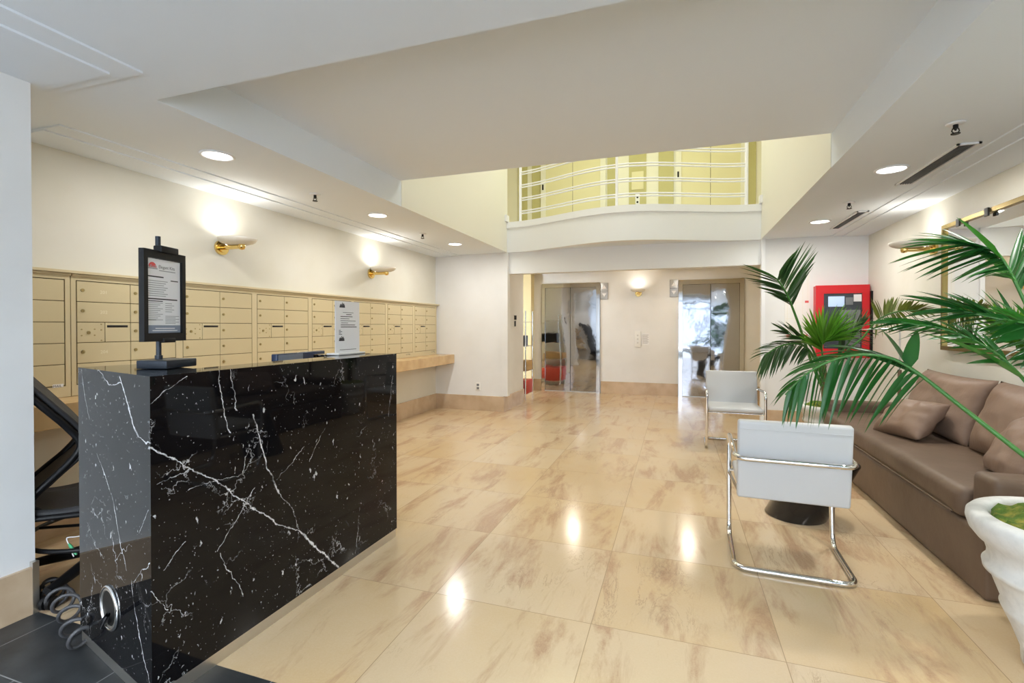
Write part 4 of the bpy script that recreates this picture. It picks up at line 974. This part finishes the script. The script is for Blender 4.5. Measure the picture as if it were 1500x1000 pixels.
frond(t, [(1585, 640, 1.78), (1545, 540, 1.84), (1500, 440, 1.88), (1466, 376, 1.92), (1440, 362, 1.96), (1412, 358, 2.0)],
      [(.72, 1.0, [(1462, 398, 1.85), (1440, 402, 1.9), (1405, 414, 1.95), (1365, 410, 2.0), (1330, 405, 2.05), (1308, 388, 2.1), (1300, 378, 2.1)], 20, .026, .03),
       (.72, 1.0, [(1392, 338, 2.05), (1350, 342, 2.1), (1320, 352, 2.12), (1302, 366, 2.14)], 9, .024, .05),
       (.66, .78, [(1530, 372, 1.9), (1528, 350, 1.92), (1520, 330, 1.95), (1490, 335, 2.0)], 8, .024, .03)],
      extra=[((1464, 378, 1.92), (1401, 318, 1.98), .055, .02)], rad=(.008, .003))
frond(t, [(1590, 690, 1.78), (1545, 590, 1.84), (1500, 500, 1.88), (1455, 466, 1.94), (1405, 455, 2.0)],
      [(.62, 1.0, [(1462, 415, 1.98), (1420, 428, 2.02), (1370, 425, 2.08), (1325, 428, 2.12), (1310, 445, 2.14)], 13, .024, .04),
       (.58, 1.0, [(1488, 545, 1.85), (1462, 532, 1.9), (1420, 490, 1.95), (1375, 478, 2.0), (1330, 468, 2.06), (1316, 458, 2.1)], 16, .028, .04)], rad=(.009, .003))
frond(t, [(1590, 700, 1.74), (1545, 620, 1.76), (1500, 556, 1.80), (1450, 512, 1.86), (1390, 484, 1.94), (1320, 472, 2.02)],
      [(.55, 1.0, [(1440, 484, 1.9), (1390, 470, 1.98), (1330, 464, 2.06), (1262, 470, 2.12), (1254, 480, 2.14)], 12, .030, .03),
       (.55, 1.0, [(1420, 540, 1.8), (1390, 508, 1.86), (1350, 496, 1.95), (1300, 494, 2.02), (1262, 484, 2.1)], 12, .030, .03)],
      extra=[((1405, 490, 1.92), (1252, 483, 2.12), .07, .02), ((1500, 556, 1.80), (1345, 487, 1.90), .06, .06)], rad=(.009, .003))
frond(t, [(1592, 690, 1.7), (1570, 600, 1.68), (1545, 520, 1.66), (1510, 478, 1.66), (1470, 468, 1.68)],
      [(.5, 1.0, [(1506, 560, 1.62), (1490, 540, 1.63), (1466, 524, 1.66), (1438, 498, 1.7), (1428, 480, 1.72)], 9, .05, .02),
       (.5, 1.0, [(1520, 430, 1.7), (1480, 432, 1.72), (1440, 446, 1.74), (1425, 462, 1.74)], 8, .045, .03)], rad=(.009, .004))
frond(t, [(1600, 690, 1.8), (1650, 560, 1.9), (1690, 470, 1.95), (1735, 450, 2.0)],
      [(.4, 1.0, [(1640, 400, 2.0), (1700, 380, 2.05), (1750, 430, 2.0)], 14, .026, .04), (.4, 1.0, [(1690, 600, 1.8), (1730, 560, 1.85), (1760, 480, 1.9)], 14, .026, .04)])
frond(t, [(1600, 690, 1.7), (1640, 560, 1.55), (1660, 460, 1.4), (1680, 430, 1.3)],
      [(.4, 1.0, [(1600, 420, 1.5), (1640, 380, 1.35), (1700, 380, 1.2)], 14, .026, .04), (.4, 1.0, [(1720, 600, 1.45), (1740, 520, 1.3), (1740, 450, 1.2)], 14, .026, .04)])
t = thing('palm_plant', 'slender palm rising from the far planter before the red fire cabinet', 'palm', (PF[0], PF[1], .44))
MB().tube([(PF[0], PF[1], .44), (PF[0] - .03, PF[1] - .03, .70), (PF[0] - .05, PF[1] - .06, .95)], [.04, .034, .022], 12).build('trunk', 'trunk', t)
D0 = 5.15
frond(t, [(1204, 565, D0), (1188, 528, D0 - .03), (1170, 475, D0 - .08), (1153, 432, D0 - .15), (1138, 408, D0 - .2)],
      [(.72, 1.0, [(1182, 402, 5.0), (1196, 380, 5.0), (1200, 366, 4.95), (1190, 354, 4.9), (1174, 356, 4.9), (1160, 378, 4.9)], 17, .036, .02),
       (.72, 1.0, [(1136, 436, 4.9), (1108, 421, 4.85), (1082, 402, 4.8), (1078, 390, 4.8), (1090, 387, 4.8)], 15, .034, .02)], 'leaf_dark', (.018, .007), extra=[((1141, 410, 4.95), (1166, 368, 4.9), .10, .03)])
frond(t, [(1208, 560, D0), (1190, 520, 5.05), (1172, 504, 4.95), (1145, 506, 4.8), (1120, 520, 4.7)],
      [(.35, 1.0, [(1172, 536, 4.95), (1150, 536, 4.85), (1132, 552, 4.75), (1116, 562, 4.7), (1106, 552, 4.65)], 20, .034, .05),
       (.45, 1.0, [(1150, 500, 4.8), (1120, 504, 4.7), (1096, 520, 4.6), (1098, 535, 4.6)], 12, .03, .05)], 'leaf_dark', (.016, .006))
frond(t, [(1208, 545, 5.12), (1205, 525, 5.0), (1204, 508, 4.92), (1206, 500, 4.9)],
      [(.75, 1.0, [(1168, 500, 4.8), (1172, 474, 4.8), (1180, 456, 4.85), (1195, 450, 4.85), (1222, 448, 4.85), (1246, 446, 4.85), (1260, 462, 4.85), (1264, 482, 4.8), (1258, 498, 4.8)], 46, .050, .02)], 'leaf_backlit', (.014, .006))
frond(t, [(1208, 560, D0), (1192, 515, 5.05), (1176, 497, 4.95), (1150, 487, 4.85)],
      [(.55, 1.0, [(1160, 478, 4.8), (1140, 468, 4.75), (1126, 474, 4.7)], 8, .03, .02), (.55, 1.0, [(1160, 502, 4.85), (1140, 494, 4.8), (1128, 482, 4.7)], 8, .03, .02)], 'leaf_dark', (.014, .005))
frond(t, [(1212, 550, 5.12), (1240, 515, 5.0), (1264, 494, 4.9), (1284, 470, 4.8), (1312, 457, 4.45), (1350, 454, 4.1)],
      [(.52, 1.0, [(1268, 438, 4.75), (1286, 437, 4.75), (1301, 434, 4.7), (1322, 436, 4.4), (1344, 440, 4.15), (1376, 450, 3.9)], 22, .036, .01),
       (.50, 1.0, [(1280, 500, 4.75), (1300, 492, 4.7), (1322, 482, 4.4), (1352, 470, 4.1), (1385, 458, 3.85)], 16, .032, .03)], 'leaf_yellow', (.014, .005))
frond(t, [(1214, 552, 5.12), (1230, 520, 5.1), (1246, 498, 5.05), (1258, 484, 5.0)],
      [(.4, 1.0, [(1232, 470, 5.0), (1250, 452, 5.0), (1270, 448, 5.0), (1282, 466, 4.95)], 14, .034, .02), (.4, 1.0, [(1252, 530, 5.0), (1270, 515, 5.0), (1288, 490, 4.95)], 12, .034, .04)], 'leaf_dark', (.013, .005))
